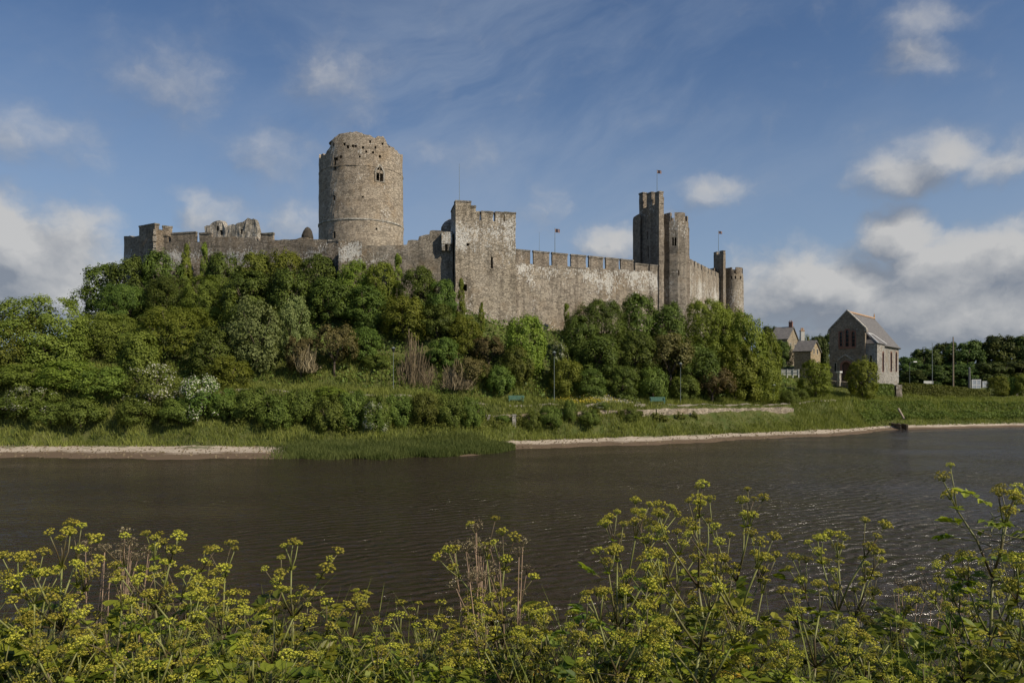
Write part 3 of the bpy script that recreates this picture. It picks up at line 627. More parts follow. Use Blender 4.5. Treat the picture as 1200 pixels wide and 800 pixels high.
for f0, f1, y in ((0, .33, 293), (.62, 1, 293.3)): merlon(t2, q0 + (q1 - q0) * f0, q0 + (q1 - q0) * f1, .6, z2, zq(y, q1), S_GATE, cap=False)
merlon(t2, q1 + (q2 - q1) * .4, q2, .5, z2, zq(294, q1), S_GATE, cap=False)
quad_tower(t2, [V2(829, 151.5), V2(837, 149.5), V2(839, 151.5), V2(832, 154)], 12, wz(314, 150), S_GATE, 52, name='buttress')
CX, CY, CRd = wx(859.8, 154), 154.0, 1.75
ctw = thing('corner_tower', (CX, CY, 11), 'round corner tower with three merlons at right end of castle', 'castle tower')
zc2 = wz(320.5, 152.5); bm = bmesh.new(); drum(bm, CX + .1, CY, CRd + .3, CRd, 10, zc2, 40); finish_bm(bm, .09, .6, 6); co_ = obj('wall', bm, S_WALL, ctw); cuts = []
for ang in (-120, -95, -60): n = Vector((math.cos(R(ang)), math.sin(R(ang)))); p = Vector((CX, CY)) + n * CRd; opening(ctw, cuts, p, (-n.y, n.x), n, .3, wz(327, 152.5), wz(323.5, 152.5), depth=.5, name='putlog_hole')
solve_cuts(co_, cuts)
for a0, a1 in ((-170, -118), (-92, -40), (-22, 22), (45, 90), (110, 160)):
    bm = bmesh.new(); ring_band(bm, CX, CY, CRd - .5, CRd + .02, zc2 - .02, wz(313.3, 152.5), 10, (R(a0), R(a1))); bmesh.ops.recalc_face_normals(bm, faces=bm.faces); rough(bm, .05, 1.2, a0); obj('merlon', bm, S_GATE, ctw)
# poles and flags
FLAG = plain('flag_cloth', (.17, .12, .12), .8, .7, 5); 
def flagpole(px, y0, y1, Y, label, flag=True, r=.05):
    p0, p1 = pt(px, y1, Y), pt(px, y0, Y); o = thing('flagpole' if flag else 'mast', (p0.x, p0.y, p0.z), label, 'flagpole' if flag else 'mast')
    bm = bmesh.new(); tube(bm, [p0, (p0 + p1) / 2, p1], [r, r * .8, r * .5], 6); obj('pole', bm, STEEL, o)
    if flag:
        bm = bmesh.new(); vs_ = []; 
        for i in range(6):
            for j in range(3): vs_.append(bm.verts.new(p1 + Vector((.03 + i * .14, .07 * math.sin(i * 1.6), -.12 - j * .26 - .02 * i))))
        for i in range(5):
            for j in range(2): bm.faces.new((vs_[i * 3 + j], vs_[i * 3 + j + 1], vs_[i * 3 + j + 4], vs_[i * 3 + j + 3]))
        obj('flag', bm, FLAG, o)
flagpole(538.3, 192, 236, 107, 'tall thin bare mast rising from the central square tower', False, .035)
flagpole(770, 198.5, 240, 124.5, 'flagpole with reddish flag above the tall gate tower')
flagpole(650.3, 267, 300, 112.6, 'slender flagpole standing behind the sunlit curtain wall merlons')
flagpole(842, 270, 298, 150.8, 'small flagpole on the slim square turret at castle right')
flagpole(632, 272, 300, 115, 'faint bare mast behind the curtain wall left of a flagpole', False, .025)
# ------------------------------------------------------------------ chapel
CO = Vector((61.06, 140.0)); CU = Vector((.770, -.638)); CV = Vector((.638, .770)); CB = 3.8
def cp(a, b, z): p = CO + CU * a + CV * b; return Vector((p.x, p.y, z))
def b_of(px, a):
    k = (px - 600) / F; return (k * (CO.y + CU.y * a) - CO.x - CU.x * a) / (CV.x - k * CV.y)
def a_of(px, b=0):
    k = (px - 600) / F; return (k * (CO.y + CV.y * b) - CO.x - CV.x * b) / (CU.x - k * CU.y)
ch = thing('chapel', (CO.x, CO.y, CB), 'grey stone chapel with tall gable, slate roof and triple window above the riverside lawn', 'chapel')
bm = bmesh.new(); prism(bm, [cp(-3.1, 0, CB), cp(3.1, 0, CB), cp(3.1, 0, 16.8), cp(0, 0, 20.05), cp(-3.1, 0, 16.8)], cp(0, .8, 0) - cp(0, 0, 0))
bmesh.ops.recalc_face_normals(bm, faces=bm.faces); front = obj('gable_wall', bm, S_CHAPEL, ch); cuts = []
yz = lambda py, a, b: wz(py, (CO + CU * a + CV * b).y)
for (pa, pb, y0, y1) in ((983.9, 987.0, 388.8, 405.5), (990.9, 994.6, 386.2, 405.8), (998.1, 1001.8, 388.4, 405.6)):
    a0, a1 = a_of(pa), a_of(pb); am = (a0 + a1) / 2; opening(ch, cuts, (CO + CU * am), CU, -CV, a1 - a0, yz(y1, am, 0), yz(y0, am, 0), 'round', .35, mat=GLASS, frame=BRICK, fw=.20, proud=.05, bars=3)
a0, a1 = a_of(986.8), a_of(996.2); am = (a0 + a1) / 2
door = opening(ch, cuts, CO + CU * am, CU, -CV, a1 - a0, 6.3, yz(424, am, 0), 'round', .5, name='door', mat=plain('door_wood', (.11, .055, .035), .6, .3, 4), frame=BRICK, fw=.30, proud=.08)
a0, a1 = a_of(977.8), a_of(980); am = (a0 + a1) / 2; opening(ch, cuts, CO + CU * am, CU, -CV, a1 - a0, yz(435.5, am, 0), yz(425, am, 0), 'round', .35, mat=GLASS, frame=S_PALE, fw=.1)
solve_cuts(front, cuts)
bm = bmesh.new()
a0, a1 = a_of(983), a_of(1002.6); zb2 = yz(408.4, 0, 0); hexa(bm, [cp(a, b, z) for z in (zb2, zb2 + .35) for a, b in ((a0, -.09), (a1, -.09), (a1, .1), (a0, .1))]); obj('brick_band', bm, BRICK, ch)
bm = bmesh.new(); a0, a1 = a_of(981.5), a_of(999.5); z0, z1 = yz(417.5, 0, 0), yz(416.3, 0, 0)       # hood above the door
prism(bm, [cp(a0, -.16, z0 - .75), cp(a0, -.16, z0 - .55), cp((a0 + a1) / 2, -.16, z1 + .3), cp(a1, -.16, z0 - .55), cp(a1, -.16, z0 - .75), cp((a0 + a1) / 2, -.16, z1)], cp(0, .25, 0) - cp(0, 0, 0)); bmesh.ops.recalc_face_normals(bm, faces=bm.faces); obj('door_hood', bm, S_PALE, ch)
for sg in (-1, 1):                                                     # raking copings of the gable
    bm = bmesh.new(); prism(bm, [cp(sg * 3.3, -.12, 16.60), cp(sg * 3.3, -.12, 16.88), cp(0, -.12, 20.35), cp(0, -.12, 20.06)], cp(0, 1.05, 0) - cp(0, 0, 0)); bmesh.ops.recalc_face_normals(bm, faces=bm.faces); obj('coping', bm, S_PALE, ch)
    bm = bmesh.new(); hexa(bm, [cp(a, b, z) for z in (16.2, 16.59) for a, b in ((sg * 2.95, -.15), (sg * 3.4, -.15), (sg * 3.4, .95), (sg * 2.95, .95))]); bmesh.ops.recalc_face_normals(bm, faces=bm.faces); obj('kneeler', bm, S_PALE, ch)
bm = bmesh.new(); hexa(bm, [cp(a, b, z) for z in (CB, 14.2) for a, b in ((-3.0, .82), (4.57, .82), (4.57, 17.8), (-3.0, 17.8))])
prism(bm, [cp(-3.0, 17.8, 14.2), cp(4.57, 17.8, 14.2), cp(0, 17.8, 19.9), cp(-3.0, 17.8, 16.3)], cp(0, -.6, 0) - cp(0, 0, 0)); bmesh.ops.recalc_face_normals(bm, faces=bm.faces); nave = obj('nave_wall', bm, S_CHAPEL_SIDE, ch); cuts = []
for pa, pb in ((1043.2, 1045.6), (1049.2, 1051.3)):
    b0, b1 = b_of(pa, 4.57), b_of(pb, 4.57); bb = (b0 + b1) / 2; opening(ch, cuts, CO + CU * 4.57 + CV * bb, CV, CU, 1.0, yz(435, 4.57, bb), yz(412.5, 4.57, bb), 'round', .35, mat=GLASS, frame=BRICK, fw=.17, bars=4)
solve_cuts(nave, cuts)
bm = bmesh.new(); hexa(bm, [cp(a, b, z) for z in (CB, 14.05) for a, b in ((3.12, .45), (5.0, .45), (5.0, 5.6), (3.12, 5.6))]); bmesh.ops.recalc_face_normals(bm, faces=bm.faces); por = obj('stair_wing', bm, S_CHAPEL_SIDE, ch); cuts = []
bb = b_of(1038.2, 5.0) if False else 4.5; opening(ch, cuts, CO + CU * 5.0 + CV * 4.5, CV, CU, .9, yz(435, 5, 4.5), yz(412.5, 5, 4.5), 'round', .35, mat=GLASS, frame=BRICK, fw=.17, bars=4)
am = a_of(1020.5, .45); opening(ch, cuts, CO + CU * am + CV * .45, CU, -CV, .38, yz(427, am, .45), yz(416, am, .45), 'round', .35, mat=GLASS, frame=S_PALE, fw=.1)
solve_cuts(por, cuts)
bm = bmesh.new()
for k in range(10):
    for (a, b) in ((5.0, .45),): hexa(bm, [cp(x, y, z) for z in (6.0 + k * .82, 6.0 + k * .82 + .6) for x, y in ((a - (.55 if k % 2 else .35), b - .03), (a + .03, b - .03), (a + .03, b + (.4 if k % 2 else .65)), (a - (.55 if k % 2 else .35), b + (.4 if k % 2 else .65)))])
bmesh.ops.recalc_face_normals(bm, faces=bm.faces); obj('quoin', bm, S_PALE, ch)
def slope(name, pts, th, mat, parent):
    bm = bmesh.new(); n = (Vector(pts[1]) - Vector(pts[0])).cross(Vector(pts[2]) - Vector(pts[0])).normalized(); n = n if n.z > 0 else -n
    prism(bm, [Vector(p) for p in pts], -n * th); bmesh.ops.recalc_face_normals(bm, faces=bm.faces); bmesh.ops.subdivide_edges(bm, edges=[e for e in bm.edges if e.calc_length() > .5], cuts=6, use_grid_fill=True); rough(bm, .035, .8); return obj(name, bm, mat, parent)
for a_, z_ in ((-3.1, 16.1), (4.9, 13.78)): slope('roof', [cp(0, .85, 20.0), cp(a_, .85, z_), cp(a_, 18.1, z_), cp(0, 18.1, 20.0)], .22, SLATE, ch)
bm = bmesh.new(); tube(bm, [cp(0, .9, 20.02), cp(0, 18.1, 20.02)], .2, 8); obj('ridge_tiles', bm, TILE, ch)
bm = bmesh.new(); tube(bm, [cp(0, 18.1, 19.9), cp(0, 18.1, 20.6), cp(0, 18.1, 21.0)], [.16, .12, .05], 6); obj('finial', bm, TILE, ch)
E1, E2, E3, E4, R1, R2 = cp(3.0, .25, 14.05), cp(5.25, .25, 14.05), cp(5.25, 5.85, 14.05), cp(3.0, 5.85, 14.05), cp(3.15, 1.7, 15.95), cp(3.15, 4.3, 15.95)
bm = bmesh.new(); v = [bm.verts.new(p) for p in (E1, E2, E3, E4, R1, R2)]
for f in ((0, 1, 4), (1, 2, 5, 4), (2, 3, 5), (0, 4, 5, 3), (3, 2, 1, 0)): bm.faces.new([v[i] for i in f])
bmesh.ops.recalc_face_normals(bm, faces=bm.faces); wr = obj('wing_roof', bm, SLATE, ch)
for p, q_ in ((E2, R1), (E3, R2), (R1, R2)):
    bm = bmesh.new(); tube(bm, [p + Vector((0, 0, .05)), q_ + Vector((0, 0, .05))], .13, 6); obj('hip_flashing', bm, LEAD, wr)
bm = bmesh.new(); tube(bm, [cp(4.67, 6.2, 14.0), cp(4.67, 6.2, 6.0)], .07, 6); tube(bm, [cp(4.95, 5.9, 13.85), cp(4.95, 18.0, 13.85)], .07, 6); obj('drainpipe', bm, SLATE, ch)

# ------------------------------------------------------------------ houses up the lane, beyond the castle
def house(px0, px1, pxg, yr, ye, Y, base, label, chim=True, gy=None, dpx=0, mat=S_HOUSE, wins=()):
    """long wall from px0 to px1 (its roof faces us), gable end from px1 to pxg (facing right)"""
    A = V2(px0, Y + dpx); B = V2(px1, Y); u = (B - A).normalized(); v = Vector((-u.y, u.x)); k = (pxg - 600) / F
    w = (k * B.y - B.x) / (v.x - k * v.y) if abs(v.x - k * v.y) > 1e-6 else 6; w = max(3.5, min(w, 12)); D = v * w
    ze, zr_ = wz(ye, Y), wz(yr, Y); hs = thing('house', (B.x, B.y, base), label, 'house', 'houses up the lane')
    P3 = lambda p, z: Vector((p.x, p.y, z))
    bm = bmesh.new(); prism(bm, [P3(B, base - 1.5), P3(B + D, base - 1.5), P3(B + D, ze), P3(B + D / 2, zr_), P3(B, ze)], P3(A - B, 0)); bmesh.ops.recalc_face_normals(bm, faces=bm.faces); wo = obj('wall', bm, mat, hs)
    o_ = u * .25
    for e, f in ((0, 1), (1, 0)):
        s0 = B + D * (0 if e == 0 else 1) + v * (-.3 if e == 0 else .3); rr = B + D / 2; L = A - B
        slope('roof', [P3(rr + o_, zr_ + .2), P3(s0 + o_, ze - .1), P3(s0 + L - o_, ze - .1), P3(rr + L - o_, zr_ + .2)], .2, SLATE, hs)
    if chim:
        bm = bmesh.new(); c = B + D / 2 - u * .5; box(bm, (c.x, c.y, zr_ + .45), (.8, .8, 1.5), math.atan2(u.y, u.x)); c2 = (c.x, c.y, zr_ + 1.25); box(bm, c2, (.95, .95, .12), math.atan2(u.y, u.x)); 
        for sx_ in (-.2, .2): tube(bm, [(c.x + sx_, c.y, zr_ + 1.3), (c.x + sx_, c.y, zr_ + 1.7)], .1, 6)
        obj('chimney', bm, BRICK, hs)
    cuts = []
    for f, z0, z1, ww in wins: c = B + D * f; opening(hs, cuts, c, v, u, ww, base + z0, base + z1, 'rect', .2, mat=GLASS, frame=WHITEP, fw=.08)
    solve_cuts(wo, cuts)
house(903, 922.5, 937.5, 381.5, 396.5, 178, 10.2, 'stone house with slate roof and stepped chimney gable at top of the lane', True, dpx=2, mat=S_HOUSE, wins=((.3, 5.2, 6.4, .8), (.68, 5.2, 6.4, .8)))
house(930.5, 950, 961.5, 398.5, 410.5, 158, 9.3, 'lower sunlit buff house with grey roof beside the chapel gable', False, dpx=2, mat=stone('buff_stone', (.46, .36, .22), (.5, .4, .26), (.34, .27, .18), .2, cell=2.6, streak=.1), wins=((.32, 3.9, 5.0, .7), (.68, 3.9, 5.0, .7), (.32, 1.2, 2.3, .7), (.68, 1.2, 2.3, .7)))
bm = bmesh.new(); p = V2(940, 190); hexa(bm, [(p.x + dx_, p.y + dy_, z) for z in (8, wz(388, 190)) for dx_, dy_ in ((-.45, -.45), (.45, -.45), (.45, .45), (-.45, .45))]); bmesh.ops.recalc_face_normals(bm, faces=bm.faces)
pst = thing('chimney_stack', (p.x, p.y, 8), 'pale rendered chimney stack between the two lane houses', 'chimney'); obj('stack', bm, plain('pale_render', (.5, .48, .43), .8, .1), pst)
bm = bmesh.new(); box(bm, (p.x, p.y, wz(388, 190) + .1), (1.05, 1.05, .2)); 
for s_ in (-.2, .2): tube(bm, [(p.x + s_, p.y, wz(388, 190) + .2), (p.x + s_, p.y, wz(388, 190) + .8)], .18, 8)
obj('cap', bm, TILE, pst)

# ------------------------------------------------------------------ promenade walls, hedges, street furniture
def low_wall(pxs, label, group=None, mat=S_LOW, hgt=None, name='stone_wall'):
    """pxs: list of (px, Y, top py, bottom py)"""
    p0 = pxs[0]; o = thing(name, (wx(p0[0], p0[1]), p0[1], wz(p0[3], p0[1])), label, 'wall', group); bm = bmesh.new()
    for a, b in zip(pxs, pxs[1:]): wall_strip(bm, V2(a[0], a[1]), V2(b[0], b[1]), .6, min(wz(a[3], a[1]), wz(b[3], b[1])) - .8, [(0, wz(a[2], a[1])), (1, wz(b[2], b[1]))], .45, .12, a[0])
    finish_bm(bm, .10, 1.2, p0[0]); return obj('wall', bm, mat, o)
low_wall([(564, 85.3, 487, 502), (600, 86.0, 486, 502), (640, 87, 484, 500), (700, 89, 481, 497), (768, 93.2, 479.5, 494)], 'mossy retaining wall half hidden by ivy below the left green bench', 'retaining walls')
low_wall([(770, 93.4, 479, 490), (830, 98.2, 478.3, 491), (880, 102.8, 478.2, 491.5), (915, 105.6, 477, 492), (930, 107.2, 478, 489)], 'bare pale rubble retaining wall below the right green bench', 'retaining walls')
low_wall([(1160, 150, 462.5, 470), (1215, 156, 461, 472)], 'grey stone wall on the far right bank beside the hedge', mat=S_GATE)
for px, y0, y1, lab in ((572, 486.5, 501, 'white stone pillar at the left end of the mossy retaining wall'), (602.5, 486, 499, 'white stone pillar below the left green bench')):
    Y = 85.0; b = pt(px, y1, Y); o = thing('stone_pillar', b, lab, 'pillar'); bm = bmesh.new(); hh_ = wz(y0, Y) - b.z
    box(bm, (b.x, b.y, b.z + hh_ / 2 - .15), (.42, .42, hh_ - .1 + .5)); obj('shaft', bm, S_PALE, o); bm = bmesh.new(); box(bm, (b.x, b.y, b.z + hh_), (.52, .52, .12)); obj('cap', bm, S_PALE, o)
def bench(px, py, Y, label):
    p = Vector((wx(px, Y), Y, h(wx(px, Y), Y))); o = thing('park_bench', p, label, 'bench', 'green benches on the promenade'); W_ = 1.95
    bm = bmesh.new()
    for k in range(4): box(bm, (p.x, p.y - .18 + k * .12, p.z + .48), (W_, .09, .04))
    obj('seat', bm, GREENP, o); bm = bmesh.new()
    for k in range(4): box(bm, (p.x, p.y + .30 + k * .03, p.z + .60 + k * .12), (W_, .04, .09))
    obj('backrest', bm, GREENP, o)
    for s in (-1, 1):
        bm = bmesh.new(); x = p.x + s * W_ * .42
        box(bm, (x, p.y - .2, p.z + .2), (.07, .07, .55)); box(bm, (x, p.y + .27, p.z + .45), (.07, .07, 1.1)); box(bm, (x, p.y + .02, p.z + .43), (.07, .5, .06)); obj('leg', bm, GREENP, o)
        bm = bmesh.new(); box(bm, (x, p.y, p.z + .72), (.08, .52, .05)); box(bm, (x, p.y - .2, p.z + .58), (.06, .06, .28)); obj('armrest', bm, GREENP, o)
bench(605, 470, 92.3, 'green slatted bench on the grass bank at left, under the square tower'); bench(771, 474, 97.3, 'green slatted bench on the promenade under the gate tower trees')
def lamp(px, y0, Y, label, style='lantern', r=.032, y1=None):
    x = wx(px, Y); b = Vector((x, Y, h(x, Y) - .1 if y1 is None else wz(y1, Y))); top = wz(y0, Y); o = thing('street_lamp', b, label, 'street lamp')
    bm = bmesh.new(); tube(bm, [b, b + Vector((0, 0, 1)), Vector((x, Y, top - .3))], [r * 1.5, r * 1.2, r * .8], 8); obj('pole', bm, STEEL, o)
    if style == 'lantern':
        bm = bmesh.new(); tube(bm, [(x, Y, top - .35), (x, Y, top - .30), (x, Y, top + .08)], [.07, .13, .2], 8); lo = obj('lamp_head', bm, GLASS, o)
        bm = bmesh.new(); tube(bm, [(x, Y, top + .085), (x, Y, top + .2), (x, Y, top + .28)], [.27, .14, .03], 8); obj('cap', bm, STEEL, o)
    else:
        s = 1 if style == 'right' else -1
        bm = bmesh.new(); tube(bm, [(x, Y, top - .35), (x + s * .1, Y, top - .05), (x + s * .9, Y, top + .1)], [r * .8, r * .7, r * .6], 6); obj('arm', bm, STEEL, o)
        bm = bmesh.new(); hexa(bm, [(x + s * a, Y + d, top + z) for z, a0, a1, dd_ in ((.04, .75, 1.55, .2), (.24, .8, 1.45, .12)) for a, d in ((a0, -dd_), (a1, -dd_), (a1, dd_), (a0, dd_))]); bmesh.ops.recalc_face_normals(bm, faces=bm.faces); obj('lamp_head', bm, LEAD, o)
lamp(461, 409, 90.5, 'lamp post in front of the brown dry stems below the square tower'); lamp(649.5, 414, 93, 'lamp post beside the rounded fresh green tree under the castle wall')
lamp(797.5, 427, 101, 'lamp post standing beside the right green bench'); lamp(907, 452, 112, 'short lamp post at right end of the rubble wall', r=.06)
lamp(1066, 424.5, 165, 'tall lane light with arm to the right just beyond the chapel', 'right'); lamp(1081, 441, 172, 'lower lane light between the chapel and the thin tall pole', 'right')
lamp(1153, 436.5, 175, 'street light above the blue and white road boards', 'left', y1=458)
def pole(px, y0, y1, Y, r, label, mat, name='telegraph_pole', cat='pole'):
    b, tp = pt(px, y1, Y), pt(px, y0, Y); o = thing(name, b, label, cat); bm = bmesh.new(); tube(bm, [b, (b + tp) / 2, tp], [r, r * .85, r * .65], 8); obj('shaft', bm, mat, o); bm = bmesh.new(); tube(bm, [tp, tp + Vector((0, 0, .15))], [r * .75, r * .2], 8); obj('cap', bm, STEEL, o)
pole(1092.5, 402, 466, 140, .07, 'thin dark tall pole rising from the bank hedge right of the chapel', STEEL, 'tall_pole'); pole(1117, 395, 457, 160, .17, 'thick brown wooden telegraph pole in front of the dark wood', WOODP)
pole(1136, 431, 459, 165, .28, 'stout grey post beside the road boards', plain('grey_post', (.13, .13, .125), .8, .2), 'post', 'post')
def board(px0, px1, y0, y1, Y, label, blue, legs=True):
    o = thing('road_sign', pt((px0 + px1) / 2, y1 + 6, Y), label, 'sign'); a, b = pt(px0, y1, Y), pt(px1, y0, Y); w_ = b.x - a.x; hh_ = b.z - a.z
    bm = bmesh.new(); box(bm, ((a.x + b.x) / 2, Y, (a.z + b.z) / 2), (w_, .08, hh_)); obj('panel', bm, WHITEP if not blue else plain('road_sign_back', (.30, .33, .37), .5, .2), o)
    if blue:
        bm = bmesh.new()
        for z in (a.z + .1, b.z - .1, (a.z + b.z) / 2): box(bm, ((a.x + b.x) / 2, Y - .06, z), (w_ * .98, .04, .14))
        for x in (a.x + .1, b.x - .1, (a.x + b.x) / 2): box(bm, (x, Y - .064, (a.z + b.z) / 2), (.12, .04, hh_))
        obj('frame', bm, LEAD, o)
    for x in (a.x + w_ * .2, b.x - w_ * .2): bm = bmesh.new(); tube(bm, [(x, Y + .12, a.z - 2.2), (x, Y + .12, b.z)], .06, 6); obj('leg', bm, STEEL, o)
board(1082.5, 1093.5, 446.2, 449.4, 160, 'long low white board beside the thin tall pole', False); board(1138.5, 1149.5, 444.5, 457.5, 166, 'left one of two blue and white framed road boards by the right bushes', True); board(1151, 1158.8, 446.5, 457, 167, 'right one of two blue and white framed road boards by the right bushes', True)
# white railing by the lane, gate pier before the chapel, outfall in the bank
A, B = V2(916, 136), V2(936, 133); o = thing('picket_fence', (A.x, A.y, wz(440, 136)), 'white picket fence along the lane left of the chapel bushes', 'fence')
for k in range(4): p = A + (B - A) * k / 3; bm = bmesh.new(); box(bm, (p.x, p.y, wz(437.5, p.y)), (.14, .14, 1.5)); obj('post', bm, WHITEP, o)
for dz in (.0, .5):
    bm = bmesh.new(); z = wz(437, 134.5) + dz; hexa(bm, [(A.x, A.y - .07, z), (B.x, B.y - .07, z), (B.x, B.y - .02, z), (A.x, A.y - .02, z), (A.x, A.y - .07, z + .1), (B.x, B.y - .07, z + .1), (B.x, B.y - .02, z + .1), (A.x, A.y - .02, z + .1)]); bmesh.ops.recalc_face_normals(bm, faces=bm.faces); obj('rail', bm, WHITEP, o)
bm = bmesh.new(); n_ = 26
for k in range(n_): p = A + (B - A) * (k + .5) / n_; box(bm, (p.x, p.y - .1, wz(437.2, p.y) + .15), (.08, .03, 1.0))
obj('pickets', bm, WHITEP, o)
b = pt(983.3, 449, 136); o = thing('gate_pier', b, 'pale gate pier with white cap in front of the chapel door', 'gate pier'); bm = bmesh.new(); box(bm, (b.x, b.y, b.z + .7), (.5, .5, 2.4), .6); obj('shaft', bm, S_PALE, o); bm = bmesh.new(); box(bm, (b.x, b.y, b.z + 2.0), (.78, .78, .3), .6); obj('cap', bm, WHITEP, o)
low_wall([(967, 139, 445.5, 452), (984, 136.2, 447, 452), (1012, 132.5, 448.5, 455)], 'dark low garden wall in front of the chapel door', mat=S_GATE)
Y = 112.5; o = thing('stone_outfall', (wx(1058, Y), Y, 0), 'dark brown stone outfall channel cut in the bank below the chapel', 'outfall'); bm = bmesh.new()
MUD = stone('mud_stone', (.15, .115, .085), (.20, .16, .12), (.08, .06, .045), 0, cell=2.2, moss=.4)
for (a, b_, y0, y1, d) in ((1053.5, 1055.3, 496.5, 501.5, 0), (1060.5, 1062.3, 497, 501.5, 0), (1055.3, 1060.5, 498, 500, 2.0)):
    p, q_ = pt(a, y1, Y + d), pt(b_, y0, Y + d); hexa(bm, [(x, Y + d + yy, z) for z in (p.z - .4, q_.z) for x, yy in ((p.x, -.4), (q_.x, -.4), (q_.x, 5), (p.x, 5))])
bmesh.ops.recalc_face_normals(bm, faces=bm.faces); bmesh.ops.subdivide_edges(bm, edges=bm.edges, cuts=5, use_grid_fill=True); rough(bm, .3, .8); obj('channel', bm, MUD, o)
bm = bmesh.new(); tube(bm, [pt(1053, 479, 114), pt(1056, 484, 112.9), pt(1059.5, 490.5, 111.6)], [.17, .15, .14], 7); rough(bm, .05, 2); tag(obj('timber_beam', bm, PALEWOOD), 'pale timber beam leaning down over the stone outfall', 'timber')
# ------------------------------------------------------------------ foliage
rng = np.random.default_rng(7)
def unit(v): return v / np.maximum(np.linalg.norm(v, axis=-1, keepdims=True), 1e-9)
def rdir(n): return unit(rng.normal(size=(n, 3)))
def leaf_quads(Pn, Nn, size, aspect=.62, up=None, rnd=.8):
    n = len(Pn); N_ = unit(Nn + rnd * rdir(n)); T_ = np.cross(N_, rdir(n)); T_ = unit(T_)
    if up is not None: T_ = unit(T_ + np.asarray(up)); T_ = unit(T_ - N_ * (T_ * N_).sum(1, keepdims=True))
    B_ = np.cross(N_, T_); s = (size * rng.uniform(.65, 1.35, n))[:, None]
    return np.stack([Pn - T_ * s * .5, Pn + B_ * s * aspect * .5 + N_ * s * .12, Pn + T_ * s * .5, Pn - B_ * s * aspect * .5 + N_ * s * .12], 1)
def crown(w, hgt, lumps, per, leaf, lr=(.11, .18), shape='bushy', tint=(.25, .75), rnd=.5, aspect=.62, up=None):
    """leaves on many uneven clumps that fill a crown w wide and hgt tall; bushy crowns reach the ground, round ones leave a trunk"""
    Q, Ti = [], []; low = .28 if shape == 'round' else .05
    lob = [(rng.uniform(0, 6.28), rng.uniform(.72, 1.12), rng.uniform(.6, 1.0)) for _ in range(5)]
    for k in range(lumps):
        u = low + (.93 - low) * rng.random() ** .85; a = rng.uniform(0, 6.28); x0 = .40 if shape != 'round' else .55
        prof = math.sqrt(max(0, 1 - ((u - x0) / (1 - x0)) ** 2)) if u > x0 else (.80 + .20 * u / x0 if shape != 'round' else math.sqrt(max(.1, 1 - ((x0 - u) / (x0 - low + .05)) ** 2)))
        if shape == 'spire': prof = 1.0 - .8 * u
        lw = min(lob, key=lambda q: abs((a - q[0] + math.pi) % (2 * math.pi) - math.pi)); prof *= lw[1]
        rr = .43 * w * prof * (rng.uniform(.84, 1.0) if k % 5 else rng.uniform(.1, .6)); uz = u * (1 - .18 * (1 - lw[2]))
        c = np.array([rr * math.cos(a), rr * math.sin(a), uz * hgt]); R0 = rng.uniform(*lr) * w * (.65 + .35 * prof); n = int(per * rng.uniform(.6, 1.4)); dd = rdir(n)
        out = unit(np.array([math.cos(a) * prof, math.sin(a) * prof, (u - .3) * 1.3])[None])[0]; keep = (dd @ out) > -.30; dd = dd[keep]; n = len(dd)
        sq = np.array([1, 1, 1.05]) * rng.uniform(.8, 1.2, 3); rad = R0 * rng.uniform(.62, 1.06, n) * (1 + .22 * np.sin(dd[:, 0] * 5 + k) * np.sin(dd[:, 2] * 6 + k * 2))
        Pn = c + dd * rad[:, None] * sq; Nn = dd * .9 + np.array([0, 0, .30]) + out * .45
        Q.append(leaf_quads(Pn, Nn, leaf, aspect, up, rnd)); lt = rng.uniform(*tint); Ti.append(np.clip(lt + .12 * dd[:, 0] * 0 + rng.normal(0, .11, n), 0, 1))
        m = max(3, n // 16); dt = rdir(m); dt[:, 2] = np.abs(dt[:, 2]); Pt = c + dt * R0 * rng.uniform(1.03, 1.38, m)[:, None]; Q.append(leaf_quads(Pt, dt, leaf * .9, aspect, up, .9)); Ti.append(np.clip(rng.normal(lt + .1, .2, m), 0, 1))
    return np.concatenate(Q), np.concatenate(Ti)
def trunk_bm(hgt, r, spread, n=5, seed=1, straight=.35):
    rd = random.Random(seed); bm = bmesh.new(); top = Vector((rd.uniform(-.2, .2), rd.uniform(-.2, .2), hgt * straight)); tube(bm, [(0, 0, -.8), top * .5 + Vector((.05, 0, 0)), top], [r * 1.25, r, r * .85], 7)
    for k in range(n):
        a = 2 * math.pi * (k + rd.random() * .7) / n; e = rd.uniform(.5, 1); p1 = top + Vector((math.cos(a) * spread * .22 * e, math.sin(a) * spread * .22 * e, hgt * .2)); p2 = top + Vector((math.cos(a) * spread * .4 * e, math.sin(a) * spread * .4 * e, hgt * rd.uniform(.35, .52)))
        tube(bm, [top * .9, p1, p2], [r * .6, r * .35, r * .1], 5)
    return bm
PROTO = {}
